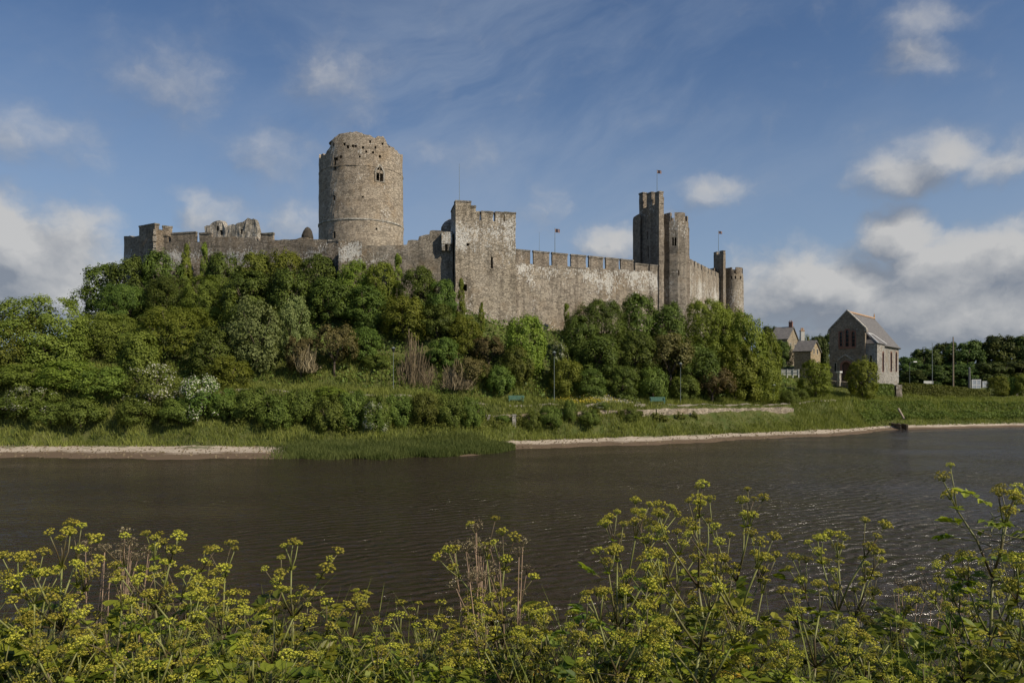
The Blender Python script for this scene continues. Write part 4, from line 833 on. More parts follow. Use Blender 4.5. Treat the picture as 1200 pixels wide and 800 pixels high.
def proto(kind, var, size='mid'):
    """the first tree of each kind is built here, at its real size; the rest are copies of it"""
    key = (kind, var, size)
    if key in PROTO: return PROTO[key]
    w, hg, name, mat = 6.0, 6.5, 'tree', kind; bl = None; big = size == 'big'
    if big: w, hg = 10.5, 10.5
    nl, lr_ = (190, (.055, .10)) if big else (90, (.085, .145))
    if kind == 'broad': Q, Ti = crown(w, hg, nl, 160, .23, lr_)
    elif kind == 'dark': Q, Ti = crown(w, hg, nl, 185, .21, lr_, tint=(.15, .6))
    elif kind == 'bright': Q, Ti = crown(w, hg, nl, 165, .23, lr_, tint=(.35, .85))
    elif kind == 'pale': Q, Ti = crown(w, hg, nl, 150, .23, lr_, tint=(.25, .95), rnd=.9)
    elif kind == 'brown': Q, Ti = crown(w, hg, 50, 170, .24, lr_, 'round', tint=(.2, .7))
    elif kind == 'spire': Q, Ti = crown(3.2, 6.5, 50, 120, .22, (.12, .20), 'spire', (.3, .8)); w, hg = 3.2, 6.5; mat = 'bright'
    elif kind == 'shrub': Q, Ti = crown(w, 4.0, 60, 210, .21, (.09, .15), 'bushy', (.15, .75)); w, hg = 6.0, 4.0; name = 'shrub'
    elif kind == 'haw': Q, Ti = crown(w, 5.0, 60, 180, .22, (.08, .15), 'bushy', (.2, .7)); w, hg = 6.0, 5.0; name = 'hawthorn'; mat = 'shrub'
    elif kind == 'willow': Q, Ti = crown(4.6, 5.5, 60, 190, .28, (.10, .17), 'bushy', (.3, .85), aspect=.3, up=(0, 0, .9)); w, hg = 4.6, 5.5; name = 'willow_bush'; mat = 'bright'
    elif kind == 'wood': Q, Ti = crown(10.0, 14.0, 110, 170, .50, (.08, .14), 'bushy', (.2, .75)); w, hg = 10.0, 14.0
    if kind == 'haw' or kind == 'brownhaw':
        k = rng.random(len(Q)); cx = Q.mean(1); patch = np.sin(cx[:, 0] * 1.3 + var * 2) + np.sin(cx[:, 2] * 1.7 + var) + np.sin(cx[:, 1] * 1.1) + .5 * (cx[:, 2] > 2.4); sel = (k < .42) & (patch > .75)
        bl = Q[sel]; bl = bl.mean(1, keepdims=True) + (bl - bl.mean(1, keepdims=True)) * .75; bl = bl + unit(bl.mean(1) - np.array([0, 0, 2.0]))[:, None, :] * .12
    o = bpy.data.objects.new(name, None); C.objects.link(o); o.location = (0, 0, 0)
    me_ = np_mesh('crown', Q, 4, Ti, LF[mat]); link(bpy.data.objects.new('crown', me_), o)
    obj('trunk', trunk_bm(hg, .16 if kind != 'wood' else .35, w, 5, var * 7 + len(kind), .3), BARK, o, True)
    if bl is not None and len(bl): link(bpy.data.objects.new('blossom', np_mesh('blossom', bl, 4, rng.uniform(.2, 1, len(bl)), LF['blossom'])), o)
    PROTO[key] = [o, w, hg, False]; return PROTO[key]
trd = random.Random(11)
def tree(px, ytop, wpx, Y, kind, label, group, base=None, name=None, cat='tree', sink=.0):
    var = trd.randrange(3 if kind in ('dark', 'broad', 'shrub', 'wood', 'bright') else 2); P_ = proto(kind, var, 'big' if kind in ('broad', 'dark', 'bright', 'pale') and wpx * Y / F > 8 else 'mid'); o, w, hg, used = P_
    x = wx(px, Y); b = h(x, Y) if base is None else base; b -= sink; H_ = max(.8, wz(ytop, Y) - b); sw_ = wpx * Y / F / w * 1.04; shh = H_ / hg * .985
    loc, rz, sc = (x, Y, b), trd.uniform(0, 6.28), (sw_, sw_, shh)
    if used: r = dup(o, loc, rz, sc)
    else: r = o; r.location = loc; r.rotation_euler = (0, 0, rz); r.scale = sc; P_[3] = True
    if name: r.name = name
    return tag(r, label, cat, group)
G1_, G2_, G3_, G4_, G5_ = 'trees along the left bank', 'ivy and scrub trees clothing the castle cliff', 'trees under the sunlit castle wall', 'shrubs in the riverside hedge', 'trees of the dark wood at right'
TR_ = [  # px, top y, width px, distance, kind, label, group
 (52, 343, 120, 88, 'broad', 'large olive green tree at far left, tallest crown of the left bank', G1_),
 (8, 362, 100, 85, 'broad', 'shaded olive tree cut off by the left edge of the view', G1_),
 (122, 362, 90, 92, 'broad', 'rounded mid green tree between the tallest left tree and the castle cliff', G1_),
 (205, 354, 92, 91, 'bright', 'yellow green leafy tree right of the rounded one on the left bank', G1_),
 (165, 385, 60, 86, 'broad', 'smaller olive tree just above the whitest hawthorn', G1_),
 (300, 348, 68, 90, 'pale', 'tall pale leaved tree lit on its top, left of the silver one', G1_),
 (343, 345, 44, 93, 'pale', 'small silvery white leaved tree below the curtain wall', G1_),
 (392, 378, 52, 91, 'brown', 'bronze tinged thorn tree with dark hollow under its crown', G1_),
 (352, 392, 40, 90, 'brown', 'low brownish bush between the silver tree and the bronze thorn', G1_),
 (250, 380, 60, 88, 'dark', 'dark tree in shade between the yellow green tree and the tall pale tree', G1_),
 (268, 415, 55, 84, 'bright', 'fresh green bush at the foot of the tall pale tree', G1_),
 (20, 425, 70, 80, 'broad', 'low bushy tree at water end of the left edge', G1_),
 (78, 420, 70, 80, 'bright', 'leafy tree low on the bank under the tallest left tree', G1_),
 (125, 428, 62, 79, 'broad', 'olive bush just left of the whitest hawthorn', G1_),
 (175, 426, 70, 79, 'haw', 'hawthorn covered with the most white blossom on the left bank', 'hawthorns in blossom'),
 (240, 441, 64, 78.5, 'haw', 'lower hawthorn with scattered white sprays right of the whitest one', 'hawthorns in blossom'),
 (40, 452, 60, 77.5, 'haw', 'small hawthorn with a few white flowers near the left edge', 'hawthorns in blossom'),
 (120, 306, 62, 112, 'dark', 'dark ivy clad tree at left end of the castle cliff', G2_), (152, 298, 55, 110, 'dark', 'dark tree under the small square turret', G2_),
 (190, 293, 55, 110.5, 'dark', 'dark tree touching the wall right of the small square turret', G2_), (218, 277, 20, 112.2, 'spire', 'left of two pointed bright green ivy columns climbing the left wall', G2_),
 (240, 278, 16, 112, 'spire', 'right of two pointed bright green ivy columns climbing the left wall', G2_), (262, 296, 55, 108.5, 'dark', 'dark tree below the jagged ruin', G2_),
 (300, 291, 52, 107.5, 'broad', 'olive tree on the cliff top below the low merlon', G2_), (335, 289, 48, 107, 'bright', 'fresh green tree on the cliff top below the cone roofed turret', G2_),
 (375, 297, 50, 106, 'dark', 'dark tree at the cliff top left of the keep foot', G2_), (418, 303, 44, 104.2, 'bright', 'light green tree under the keep front', G2_),
 (467, 292, 16, 104.6, 'spire', 'bright pointed ivy column on the wall right of the keep', G2_), (448, 303, 40, 103.2, 'bright', 'leafy bush at foot of the wall right of the keep', G2_),
 (492, 311, 48, 102.3, 'dark', 'dark tree under the stepped wall', G2_), (518, 325, 42, 101.2, 'dark', 'dark tree close to left edge of the square tower', G2_),
 (145, 328, 75, 104, 'dark', 'broad dark mass of ivy on the cliff above the rounded left tree', G2_), (195, 318, 70, 104, 'dark', 'dark ivy mass above the yellow green tree', G2_),
 (245, 319, 70, 103, 'broad', 'olive scrub on the mid cliff above the dark tree', G2_), (292, 315, 62, 101, 'dark', 'ivy mass on the mid cliff above the tall pale tree', G2_),
 (340, 315, 62, 100.5, 'dark', 'ivy mass on the mid cliff above the silvery tree', G2_), (385, 323, 62, 100, 'dark', 'ivy mass on the mid cliff above the bronze thorn', G2_),
 (430, 333, 62, 99, 'dark', 'ivy mass on the mid cliff below the keep', G2_), (474, 343, 58, 97.5, 'bright', 'lighter green scrub on the mid cliff above the brown dry stems', G2_),
 (512, 355, 50, 98, 'dark', 'ivy mass below left corner of the square tower', G2_), (545, 369, 46, 97.5, 'bright', 'yellow green slope of scrub below the square tower', G2_),
 (572, 392, 44, 96.5, 'brown', 'bronze tinged scrub below the pale foot of the square tower', G2_), (428, 382, 46, 94, 'dark', 'dark bush right of the bronze thorn', G2_),
 (440, 415, 34, 93, 'shrub', 'low dark bush left of the lamp post below the cliff', G2_), (520, 395, 40, 94.5, 'dark', 'dark bush between the brown dry stems and bronze scrub', G2_),
 (553, 418, 46, 93.5, 'brown', 'brownish bush low on the cliff left of the rounded fresh tree', G2_), (585, 428, 36, 94, 'shrub', 'small dark bush at left foot of the rounded fresh tree', G2_),
 (540, 322, 13, 101.8, 'spire', 'narrow ivy column climbing left corner of the square tower', G2_), (564, 350, 11, 101.4, 'spire', 'thin ivy tongue on the pale foot of the square tower', G2_), (664, 352, 12, 108.5, 'spire', 'thin ivy tongue on the sunlit curtain wall', G3_),
 (617, 364, 54, 97.5, 'bright', 'rounded fresh green tree standing clear in front of the castle wall', G3_), (657, 402, 30, 97, 'haw', 'small hawthorn with white blossom right of the rounded fresh tree', 'hawthorns in blossom'),
 (605, 405, 40, 95.5, 'shrub', 'dark bush under the rounded fresh tree', G3_), (680, 368, 44, 101.5, 'dark', 'ivy clad tree at left shoulder of the big dark dome', G3_),
 (705, 345, 78, 107, 'dark', 'big dark ivy dome against the sunlit curtain wall', G3_), (748, 340, 58, 109.5, 'dark', 'dark dome of ivy below right end of the sunlit curtain wall', G3_),
 (782, 352, 52, 110, 'dark', 'dark rounded tree below the round turret', G3_), (826, 346, 66, 114, 'bright', 'broad lighter tree below the receding castle wall', G3_),
 (852, 356, 50, 116, 'bright', 'fresh green tree below the slim square turret', G3_), (872, 362, 46, 113, 'bright', 'bright tree below the round corner tower', G3_), (898, 384, 36, 114, 'bright', 'bright tree at right end of the castle wood', G3_),
 (700, 390, 62, 100.5, 'dark', 'dark ivy mass in front of the big dark dome', G3_), (742, 388, 62, 103, 'dark', 'dark ivy mass in front of the second dark dome', G3_), (785, 388, 56, 104.5, 'brown', 'bronze tinged trees behind the lamp post and right bench', G3_),
 (662, 418, 44, 96, 'bright', 'leafy bush beside the lamp post under the castle wall', G3_), (690, 430, 46, 96, 'dark', 'low dark bush left of the yellow flower bank', G3_), (728, 428, 46, 98.5, 'dark', 'low dark bush above the flowery bank', G3_),
 (765, 430, 44, 101, 'shrub', 'low dark bush behind the right bench', G3_), (812, 400, 60, 107, 'dark', 'shadowy tree right of the promenade lamp post', G3_), (835, 430, 50, 106, 'brown', 'bronze bush low under the shadowy tree', G3_),
 (862, 400, 56, 109.5, 'bright', 'lit bushy tree low on the slope under the corner tower', G3_), (890, 415, 44, 111, 'bright', 'lit bushy tree above right end of the rubble wall', G3_), (800, 440, 40, 104, 'shrub', 'small shrub at the wood edge right of the right bench', G3_),
 (956, 420, 40, 121, 'willow', 'willowy bush on the lawn left of the chapel front', 'bushes on the chapel lawn'), (1010, 416, 40, 126, 'willow', 'willowy bush on the lawn hiding the chapel door side', 'bushes on the chapel lawn'),
 (938, 455, 22, 117, 'shrub', 'low rounded shrub at left foot of the left willowy bush', 'bushes on the chapel lawn'), (925, 458, 26, 112, 'shrub', 'low shrub above right end of the rubble wall', 'bushes on the chapel lawn'),
 (902, 377, 30, 196, 'wood', 'dark tree behind left end of the slate roofed house', 'trees behind the houses'), (958, 388, 26, 200, 'wood', 'dark tree between the buff house and chapel gable', 'trees behind the houses'), (972, 386, 24, 204, 'wood', 'tree showing above left shoulder of the chapel', 'trees behind the houses'), (916, 398, 26, 162, 'dark', 'dark round tree in front of the slate roofed house', 'trees behind the houses'), (942, 390, 22, 205, 'bright', 'light green tree behind the pale chimney stack', 'trees behind the houses'),
 (1062, 416, 40, 205, 'wood', 'lowest tree of the dark wood, next to the chapel roof end', G5_), (1084, 404, 44, 208, 'wood', 'dark tree behind the two lane lights', G5_), (1106, 399, 44, 214, 'wood', 'dark round topped tree just left of the telegraph pole', G5_), (1130, 396, 46, 206, 'wood', 'dark tree just right of the telegraph pole', G5_), (1150, 395, 44, 212, 'wood', 'dark tree above the road boards', G5_),
 (1172, 388, 54, 208, 'wood', 'tallest dark tree of the right hand wood', G5_), (1202, 391, 60, 206, 'wood', 'dark tree of the wood at the right edge of the view', G5_), (1095, 425, 44, 172, 'wood', 'lower dark tree of the wood behind the thin tall pole', G5_), (1125, 425, 44, 172, 'wood', 'lower dark tree of the wood behind the stout grey post', G5_), (1160, 422, 46, 172, 'wood', 'lower dark tree of the wood behind the right bushes', G5_), (1192, 420, 46, 172, 'wood', 'lower dark tree of the wood by the right edge', G5_), (1072, 432, 30, 172, 'wood', 'lower dark tree of the wood beside the chapel corner', G5_), (1230, 395, 60, 210, 'wood', 'dark tree of the wood beyond the right edge', G5_),
 (1170, 439, 26, 150, 'bright', 'left of three rounded green bushes by the right stone wall', 'bushes by the right stone wall'), (1185, 442, 20, 151, 'shrub', 'middle and smallest of three rounded bushes by the right stone wall', 'bushes by the right stone wall'), (1197, 437, 24, 150, 'bright', 'right of three rounded green bushes by the right stone wall', 'bushes by the right stone wall')]
HEDGE = [(262, 462, 46, 78), (295, 455, 52, 78.5), (325, 462, 46, 77.5), (352, 456, 48, 78.5), (385, 464, 46, 78), (412, 458, 44, 79), (440, 466, 42, 78.5), (468, 462, 44, 80), (498, 460, 44, 80.5), (528, 462, 42, 81), (552, 466, 34, 82), (210, 466, 50, 77.2), (160, 468, 50, 77), (95, 466, 56, 77), (10, 465, 60, 77), (60, 470, 46, 76.6)]
for i, (px, y, w_, Y) in enumerate(HEDGE):
    lab = 'dense low green shrub in the long hedge above the river' if 250 < px < 560 else 'dense low green shrub at the foot of the left bank trees'
    TR_.append((px, y, w_, Y, 'shrub', lab, G4_))
TR_ += [(440, 470, 30, 77.8, 'haw', 'small white flowering hawthorn in the riverside hedge', 'hawthorns in blossom'), (385, 452, 40, 83, 'bright', 'yellow green shrub on the grass behind the hedge', G4_),
 (668, 468, 18, 87.4, 'shrub', 'upright dark shrub growing against the mossy retaining wall', G4_), (706, 471, 20, 90, 'haw', 'small dark shrub with pale flowers at the wall between the benches', G4_),
 (645, 476, 34, 86.4, 'shrub', 'ivy like shrub draping the mossy wall right of the white pillar', G4_), (588, 486, 22, 85.2, 'shrub', 'low shrub between the two white stone pillars', G4_), (625, 482, 26, 85.6, 'shrub', 'low shrub right of the white pillar below the left bench', G4_), (738, 478, 30, 90.6, 'shrub', 'low shrub where the mossy wall meets the rubble wall', G4_), (690, 480, 30, 88, 'shrub', 'low shrub on the mossy wall under the yellow flowers', G4_)]
for T_ in TR_: tree(*T_, cat='shrub' if T_[4] in ('shrub',) else ('bush' if T_[4] == 'willow' or 'bush' in T_[5] else ('hawthorn' if T_[4] == 'haw' else 'tree')), sink=.15)
# clipped hedges by the road
def hedge(pts, label, thick=1.6):
    """pts: (px, Y, top, bottom)"""
    Q = []; p0 = pts[0]; o = thing('hedge', (wx(p0[0], p0[1]), p0[1], wz(p0[3], p0[1])), label, 'hedge', 'clipped hedges by the road'); off = np.array(o.location); P_, N_ = [], []
    for a, b in zip(pts, pts[1:]):
        A, B = np.array([wx(a[0], a[1]), a[1]]), np.array([wx(b[0], b[1]), b[1]]); n = int(np.linalg.norm(B - A) * 2.4 * 260); u = rng.random(n); pp = A + (B - A) * u[:, None]; zt = wz(a[2], a[1]) + (wz(b[2], b[1]) - wz(a[2], a[1])) * u; zb3 = wz(a[3], a[1]) + (wz(b[3], b[1]) - wz(a[3], a[1])) * u
        top = rng.random(n) < .4; f = np.where(top, 1 + rng.normal(0, .03, n), rng.random(n)); d = np.where(top, rng.random(n) * thick, rng.normal(0, .1, n) + .25 * rng.random(n)); z = zb3 - .3 + (zt - zb3 + .3) * f
        P_.append(np.stack([pp[:, 0], pp[:, 1] + d, z], 1) - off); N_.append(np.where(top[:, None], [[0, 0, 1.0]], [[0, -1.0, .2]]))
    P_, N_ = np.concatenate(P_), np.concatenate(N_); Q = leaf_quads(P_, N_, .24, rnd=.8); link(bpy.data.objects.new('leaves', np_mesh('leaves', Q, 4, np.clip(rng.normal(.45, .22, len(Q)), 0, 1), LF['shrub'])), o)
    bm = bmesh.new()
    for a, b in zip(pts, pts[1:]):
        ps = []
        for y_ in (0, 1):
            for (q_, dy) in ((a, .45), (b, .45), (b, thick - .3), (a, thick - .3)): ps.append((wx(q_[0], q_[1]), q_[1] + dy, wz(q_[2], q_[1]) - .5 if y_ else wz(q_[3], q_[1]) - .6))
        hexa(bm, ps)
    bmesh.ops.recalc_face_normals(bm, faces=bm.faces); obj('stem', bm, BARK, o)
hedge([(1057, 134, 449.5, 466), (1095, 136, 451, 466), (1128, 140, 454.5, 468), (1160, 146, 458, 468)], 'long clipped hedge running along the road right of the chapel'); hedge([(1026, 128, 450.5, 466), (1048, 131, 451, 466)], 'short clipped hedge at the foot of the sunlit chapel side')
bm = bmesh.new(); p = pt(1052.5, 466, 131.5); box(bm, (p.x, p.y, p.z + .9), (1.0, .8, 2.6)); bmesh.ops.subdivide_edges(bm, edges=bm.edges, cuts=4, use_grid_fill=True); rough(bm, .08, 1.5); tag(obj('stone_pier', bm, S_GATE), 'dark stone pier closing the short hedge below the chapel corner', 'pier')
# dry brown stems hanging on the cliff
def dry(px, y0, y1, wpx, Y, label, n=420):
    x0 = wx(px, Y); b = h(x0, Y); o = thing('dry_thicket', (x0, Y, b), label, 'thicket', 'thickets of dry stems'); P_ = []
    zt, zb4 = wz(y0, Y), wz(y1, Y); W_ = wpx * Y / F; ph = rng.uniform(0, 6.28, 3)
    for k in range(n):
        x = rng.uniform(-.5, .5) * W_; y = rng.normal(.2, .7); prof = .62 + .22 * math.sin(x * 2.1 + ph[0]) + .16 * math.sin(x * 5.3 + ph[1]) - .5 * (abs(x) / W_ * 2) ** 4
        base_ = np.array([x + rng.normal(0, .15), y, zb4 - b + rng.uniform(-.5, .3)]); hh_ = max(.4, (zt - zb4) * prof * rng.uniform(.45, 1.25)); tip = base_ + np.array([rng.normal(0, .45), rng.normal(.1, .3), hh_]); pts = [base_, base_ * .66 + tip * .34 + rng.normal(0, .10, 3), base_ * .33 + tip * .67 + rng.normal(0, .13, 3), tip]; wv_ = np.array([rng.uniform(.010, .028), rng.uniform(-.02, .02), 0])
        for p_, q_ in zip(pts, pts[1:]): P_.append([p_ - wv_, p_ + wv_, q_ + wv_, q_ - wv_])
    link(bpy.data.objects.new('stems', np_mesh('stems', np.array(P_), 4, np.repeat(rng.random(n), 3), LF['twig'])), o)
dry(485, 396, 451, 44, 92.4, 'tall curtain of dry brown stems right of the cliff lamp post', 700); dry(535, 424, 452, 34, 92.2, 'shorter patch of dry brown stems right of the tall curtain', 500); dry(360, 396, 432, 20, 89, 'brown dry twigs between the silvery tree and bronze thorn', 320)

# ------------------------------------------------------------------ grass, reeds, scrub cover (stuff)
def blades(name, X_, Y_, hgt, wid, mat, tint, lean=.35, bend=False):
    n = len(X_); Z_ = H(X_, Y_); a = rng.uniform(0, 2 * np.pi, n); hg = hgt * rng.uniform(.5, 1.3, n); wd = wid * rng.uniform(.7, 1.3, n); dx = np.cos(a) * wd; dy = np.sin(a) * wd; lx, ly = rng.normal(0, lean, n) * hg, rng.normal(0, lean, n) * hg; f, e = (.30, .62) if bend else (.52, .55)
    def row(u, v, w): return np.stack([X_ + lx * v - dx * w, Y_ + ly * v - dy * w, Z_ + hg * u - .05], 1), np.stack([X_ + lx * v + dx * w, Y_ + ly * v + dy * w, Z_ + hg * u - .05], 1)
    b0, b1 = row(0, 0, 1); m0, m1 = row(e, f, .8); t0, t1 = row(1, 1, .08); Q = np.stack([b0, b1, m1, m0], 1); T_ = np.clip(tint, 0, 1)
    if bend: Q = np.concatenate([Q, np.stack([m0, m1, t1, t0], 1)]); T_ = np.concatenate([T_, T_])
    else: Q = np.stack([b0, b1, t1, t0], 1)
    return tag(link(bpy.data.objects.new(name, np_mesh(name, Q, 4, T_, mat))), kind='stuff')
def patchy(x, y, s): return .5 + .28 * np.sin(x * s + 1.3 * np.sin(y * s * .7)) * np.sin(y * s * 1.3 + 2 * np.sin(x * s * .45)) + .2 * np.sin(x * s * 2.3 + y * s * 1.9)
n = 210000; X_ = rng.uniform(-62, 100, n); s_, w_, p_ = itp(X_, T_S), itp(X_, T_W), itp(X_, T_P); Y_ = s_ + w_ - 1.2 + rng.random(n) ** .9 * (p_ + 11 - s_ - w_); k = (H(X_, Y_) > .40) & ((X_ < 54) | (rng.random(n) < .4)) & ~((Y_ > p_ + .3) & (Y_ < p_ + 3.2) & (X_ > -30) & (X_ < 62)); X_, Y_ = X_[k], Y_[k]
pt_ = patchy(X_, Y_, .35); p_ = itp(X_, T_P); blades('grass', X_, Y_, (.38 + .3 * pt_) * np.where((X_ > 17.5) & (X_ < 39.5) & (Y_ > p_ - 3.2) & (Y_ < p_ + .3), .4, 1.0), .045, GRASS, pt_ * .75 + rng.normal(.12, .16, len(X_)))
n = 60000; px_ = rng.uniform(288, 604, n); Y_ = rng.uniform(64.3, 79, n); X_ = (px_ - 600) / F * Y_; s_ = itp(X_, T_S); k = (Y_ > s_ - 1.0 + .8 * np.sin(X_ * 1.3)) & (Y_ < s_ + 10) & (rng.random(n) < np.clip((px_ - 278) / 72, .02, 1) ** 4); X_, Y_ = X_[k], Y_[k]; blades('reeds', X_, Y_, (.58 - .30 * np.clip((X_ + 6) / 7, 0, 1)) * np.clip(.25 + .75 * ((X_ / Y_ * F + 600) - 285) / 75, .25, 1), .04, REED, patchy(X_, Y_, .5) * .7 + rng.normal(.1, .15, len(X_)), .22)
n = 26000; X_ = rng.uniform(26, 82, n); Y_ = itp(X_, T_P) + rng.uniform(3, 30, n); blades('lawn_grass', X_, Y_, .28, .05, GRASS, .55 + .3 * patchy(X_, Y_, .3) + rng.normal(0, .12, n))
n = 30000; X_ = rng.uniform(-75, 48, n); p_, c_ = itp(X_, T_P) + 5.5, itp(X_, T_C); Y_ = p_ + (c_ - p_ - .3) * rng.random(n); k = (patchy(X_, Y_, .5) + rng.normal(0, .1, n)) > .22; X_, Y_ = X_[k], Y_[k]
P_ = np.stack([X_, Y_, H(X_, Y_) + rng.uniform(.05, 1.0, len(X_)) * (.4 + patchy(X_, Y_, .8))], 1); Q = leaf_quads(P_, np.tile([[.1, -.5, .8]], (len(X_), 1)), .34, rnd=.9); tag(link(bpy.data.objects.new('undergrowth', np_mesh('undergrowth', Q, 4, np.clip(patchy(X_, Y_, .6) + rng.normal(0, .15, len(X_)), 0, 1), LF['dark']))), kind='stuff')
n = 34000; X_ = rng.uniform(52, 100, n); s_, p_ = itp(X_, T_S), itp(X_, T_P); Y_ = s_ + 4 + (p_ + 2 - s_ - 4) * rng.random(n); P_ = np.stack([X_, Y_, H(X_, Y_) + rng.uniform(.05, 1.0, n) * np.clip((p_ - Y_) / 5, .25, 1) * (.4 + .8 * patchy(X_, Y_, .9))], 1); Q = leaf_quads(P_, np.tile([[.1, -.5, .8]], (n, 1)), .24, rnd=.9); tag(link(bpy.data.objects.new('bank_scrub_vegetation', np_mesh('bank_scrub_vegetation', Q, 4, np.clip(.8 * patchy(X_, Y_, .4) + rng.normal(0, .15, n), 0, 1), LF['shrub']))), kind='stuff')
n = 11000; X_ = rng.uniform(-30, 24, n); s_, w_, p_ = itp(X_, T_S), itp(X_, T_W), itp(X_, T_P); Y_ = s_ + w_ + 2.0 + (p_ - 1.5 - s_ - w_ - 2) * rng.random(n); k = patchy(X_, Y_, .7) > .55; X_, Y_ = X_[k], Y_[k]; P_ = np.stack([X_, Y_, H(X_, Y_) + rng.uniform(.1, .8, len(X_))], 1); Q = leaf_quads(P_, np.tile([[.1, -.5, .8]], (len(X_), 1)), .26, rnd=.9); tag(link(bpy.data.objects.new('bank_weeds', np_mesh('bank_weeds', Q, 4, np.clip(rng.normal(.4, .2, len(X_)), 0, 1), LF['shrub']))), kind='stuff')
YEL = leafmat('yellow_flower', (.42, .33, .03), (.62, .50, .05), .1, hv=0.0)
n = 1500; px_ = rng.normal(686, 20, n); Y_ = rng.uniform(92.5, 97, n); X_ = (px_ - 600) / F * Y_; P_ = np.stack([X_, Y_, H(X_, Y_) + rng.uniform(.3, .7, n)], 1); tag(link(bpy.data.objects.new('buttercup_vegetation', np_mesh('buttercup_vegetation', leaf_quads(P_, np.tile([[0, -.5, .8]], (n, 1)), .11), 4, rng.random(n), YEL))), kind='stuff')
n = 900; px_ = rng.normal(712, 15, n); Y_ = rng.uniform(93.5, 97, n); X_ = (px_ - 600) / F * Y_; P_ = np.stack([X_, Y_, H(X_, Y_) + rng.uniform(.3, .7, n)], 1); tag(link(bpy.data.objects.new('white_flower_vegetation', np_mesh('white_flower_vegetation', leaf_quads(P_, np.tile([[0, -.5, .8]], (n, 1)), .12), 4, rng.random(n), LF['blossom']))), kind='stuff')
n = 1100; X_ = np.concatenate([rng.uniform(-60, -20, n), rng.uniform(-1, 56, n)]); s_, w_ = itp(X_, T_S), itp(X_, T_W); Y_ = s_ + rng.random(len(X_)) * w_; P_ = np.stack([X_, Y_, H(X_, Y_) + .04], 1); tag(link(bpy.data.objects.new('pebbles', np_mesh('pebbles', leaf_quads(P_, np.tile([[0, -.6, .7]], (len(X_), 1)), .16 * rng.uniform(.3, 1.6, len(X_)), .7, rnd=.4), 4, rng.random(len(X_)), LF['twig']))), kind='stuff')
# ------------------------------------------------------------------ the near bank: alexanders in flower
UMB = leafmat('umbel_flower', (.075, .105, .013), (.53, .47, .065), .2, .6, .03, .15)
LEAFN = leafmat('alexanders_leaf', (.06, .095, .010), (.33, .34, .036), .38, .45, .04, .3)
YLEAF = leafmat('yellowing_leaf', (.38, .20, .02), (.60, .46, .06), .3, .5, 0.0, .3)
m, t = new_mat('alexanders_stem'); P = t.n('ShaderNodeTexCoord').outputs['Object']; oi = t.n('ShaderNodeObjectInfo')
finish(t, t.mix(t.mapr(t.noise(P, 3.5, 3, .5), .42, .62), (.19, .20, .055), (.085, .06, .03)), .5, .35); STEM = m
DRYS = plain('dead_stem', (.26, .18, .12), .9, .3, 6)
prd = random.Random(5)
def umbel_mesh(i, size=.10, rays=15, dead=False):
    r_ = np.random.default_rng(100 + i); Q, Ti = [], []
    for k in range(rays):
        a = 2 * np.pi * k * .618 + r_.normal(0, .1); e = math.sqrt((k + .5) / rays) * 1.05; L = size * .5 * r_.uniform(.85, 1.12); d = np.array([math.cos(a) * math.sin(e), math.sin(a) * math.sin(e), math.cos(e)]); tip = d * L
        s = unit(np.cross(d, r_.normal(size=3))[None])[0] * .0012; s2 = np.cross(d, s)
        for q_ in (s, s2): Q.append([-q_, q_, tip + q_ * .7, tip - q_ * .7]); Ti.append(.1)
        nf = 20 if not dead else 5; dd = unit(r_.normal(size=(nf, 3)) + d * .9); rr = size * .105 * r_.uniform(.7, 1.15); pp = tip + dd * rr * np.array([1, 1, .75]); f = leaf_quads(pp, dd, size * .075, .8, rnd=.5)
        Q += list(f); tt = r_.uniform(.45, .9); Ti += list(np.clip(tt + r_.normal(0, .15, nf), 0, 1))
    return np_mesh('flower_head', np.array(Q), 4, np.array(Ti), UMB if not dead else LF['twig'])
UM = [umbel_mesh(i, prd.uniform(.072, .100), prd.choice((12, 14, 16, 18))) for i in range(6)]; UMD = [umbel_mesh(20 + i, .10, 11, True) for i in range(2)]
def leaflet(Qs, Ts, base, d, n, L, tint, wd=.34):
    d = d.normalized(); b = n.cross(d); b = b.normalized() if b.length > 1e-4 else d.orthogonal().normalized(); n = d.cross(b); f = n * L * .10
    tip = base + d * L - n * L * .12; l1 = base + d * L * .25 + b * L * wd + f; l2 = base + d * L * .62 + b * L * wd * .85 + f * .8; r1 = base + d * L * .25 - b * L * wd + f; r2 = base + d * L * .62 - b * L * wd * .85 + f * .8
    Qs.append([base, tip, l2, l1]); Qs.append([base, r1, r2, tip]); Ts.extend([tint, tint])
def leaf(Qs, Ts, bm, p, d, L, rd, big=1.0):
    """a leaf of three times three toothed leaflets on a stalk"""
    q_ = p + d * L + Vector((0, 0, -L * .12)); tube(bm, [p, (p + q_) / 2 + Vector((0, 0, L * .06)), q_], [.0035, .0025, .0018], 4); up = Vector((rd.uniform(-.3, .3), rd.uniform(-.3, .3), 1)); side = up.cross(d).normalized(); tn = rd.uniform(.1, .8)
    for s in (-1, 0, 1):
        dd = (d + side * s * .9 + Vector((0, 0, rd.uniform(-.35, .15)))).normalized(); e = q_ + dd * L * (.45 if s else .55); tube(bm, [q_, e], [.0018, .0012], 3)
        for s2 in (-1, 0, 1):
            d3 = (dd + side * s2 * .8 + Vector((rd.uniform(-.2, .2), rd.uniform(-.2, .2), rd.uniform(-.3, .2)))).normalized(); leaflet(Qs, Ts, e, d3, up, L * rd.uniform(.36, .52) * big, min(1, max(0, tn + rd.uniform(-.2, .2))))
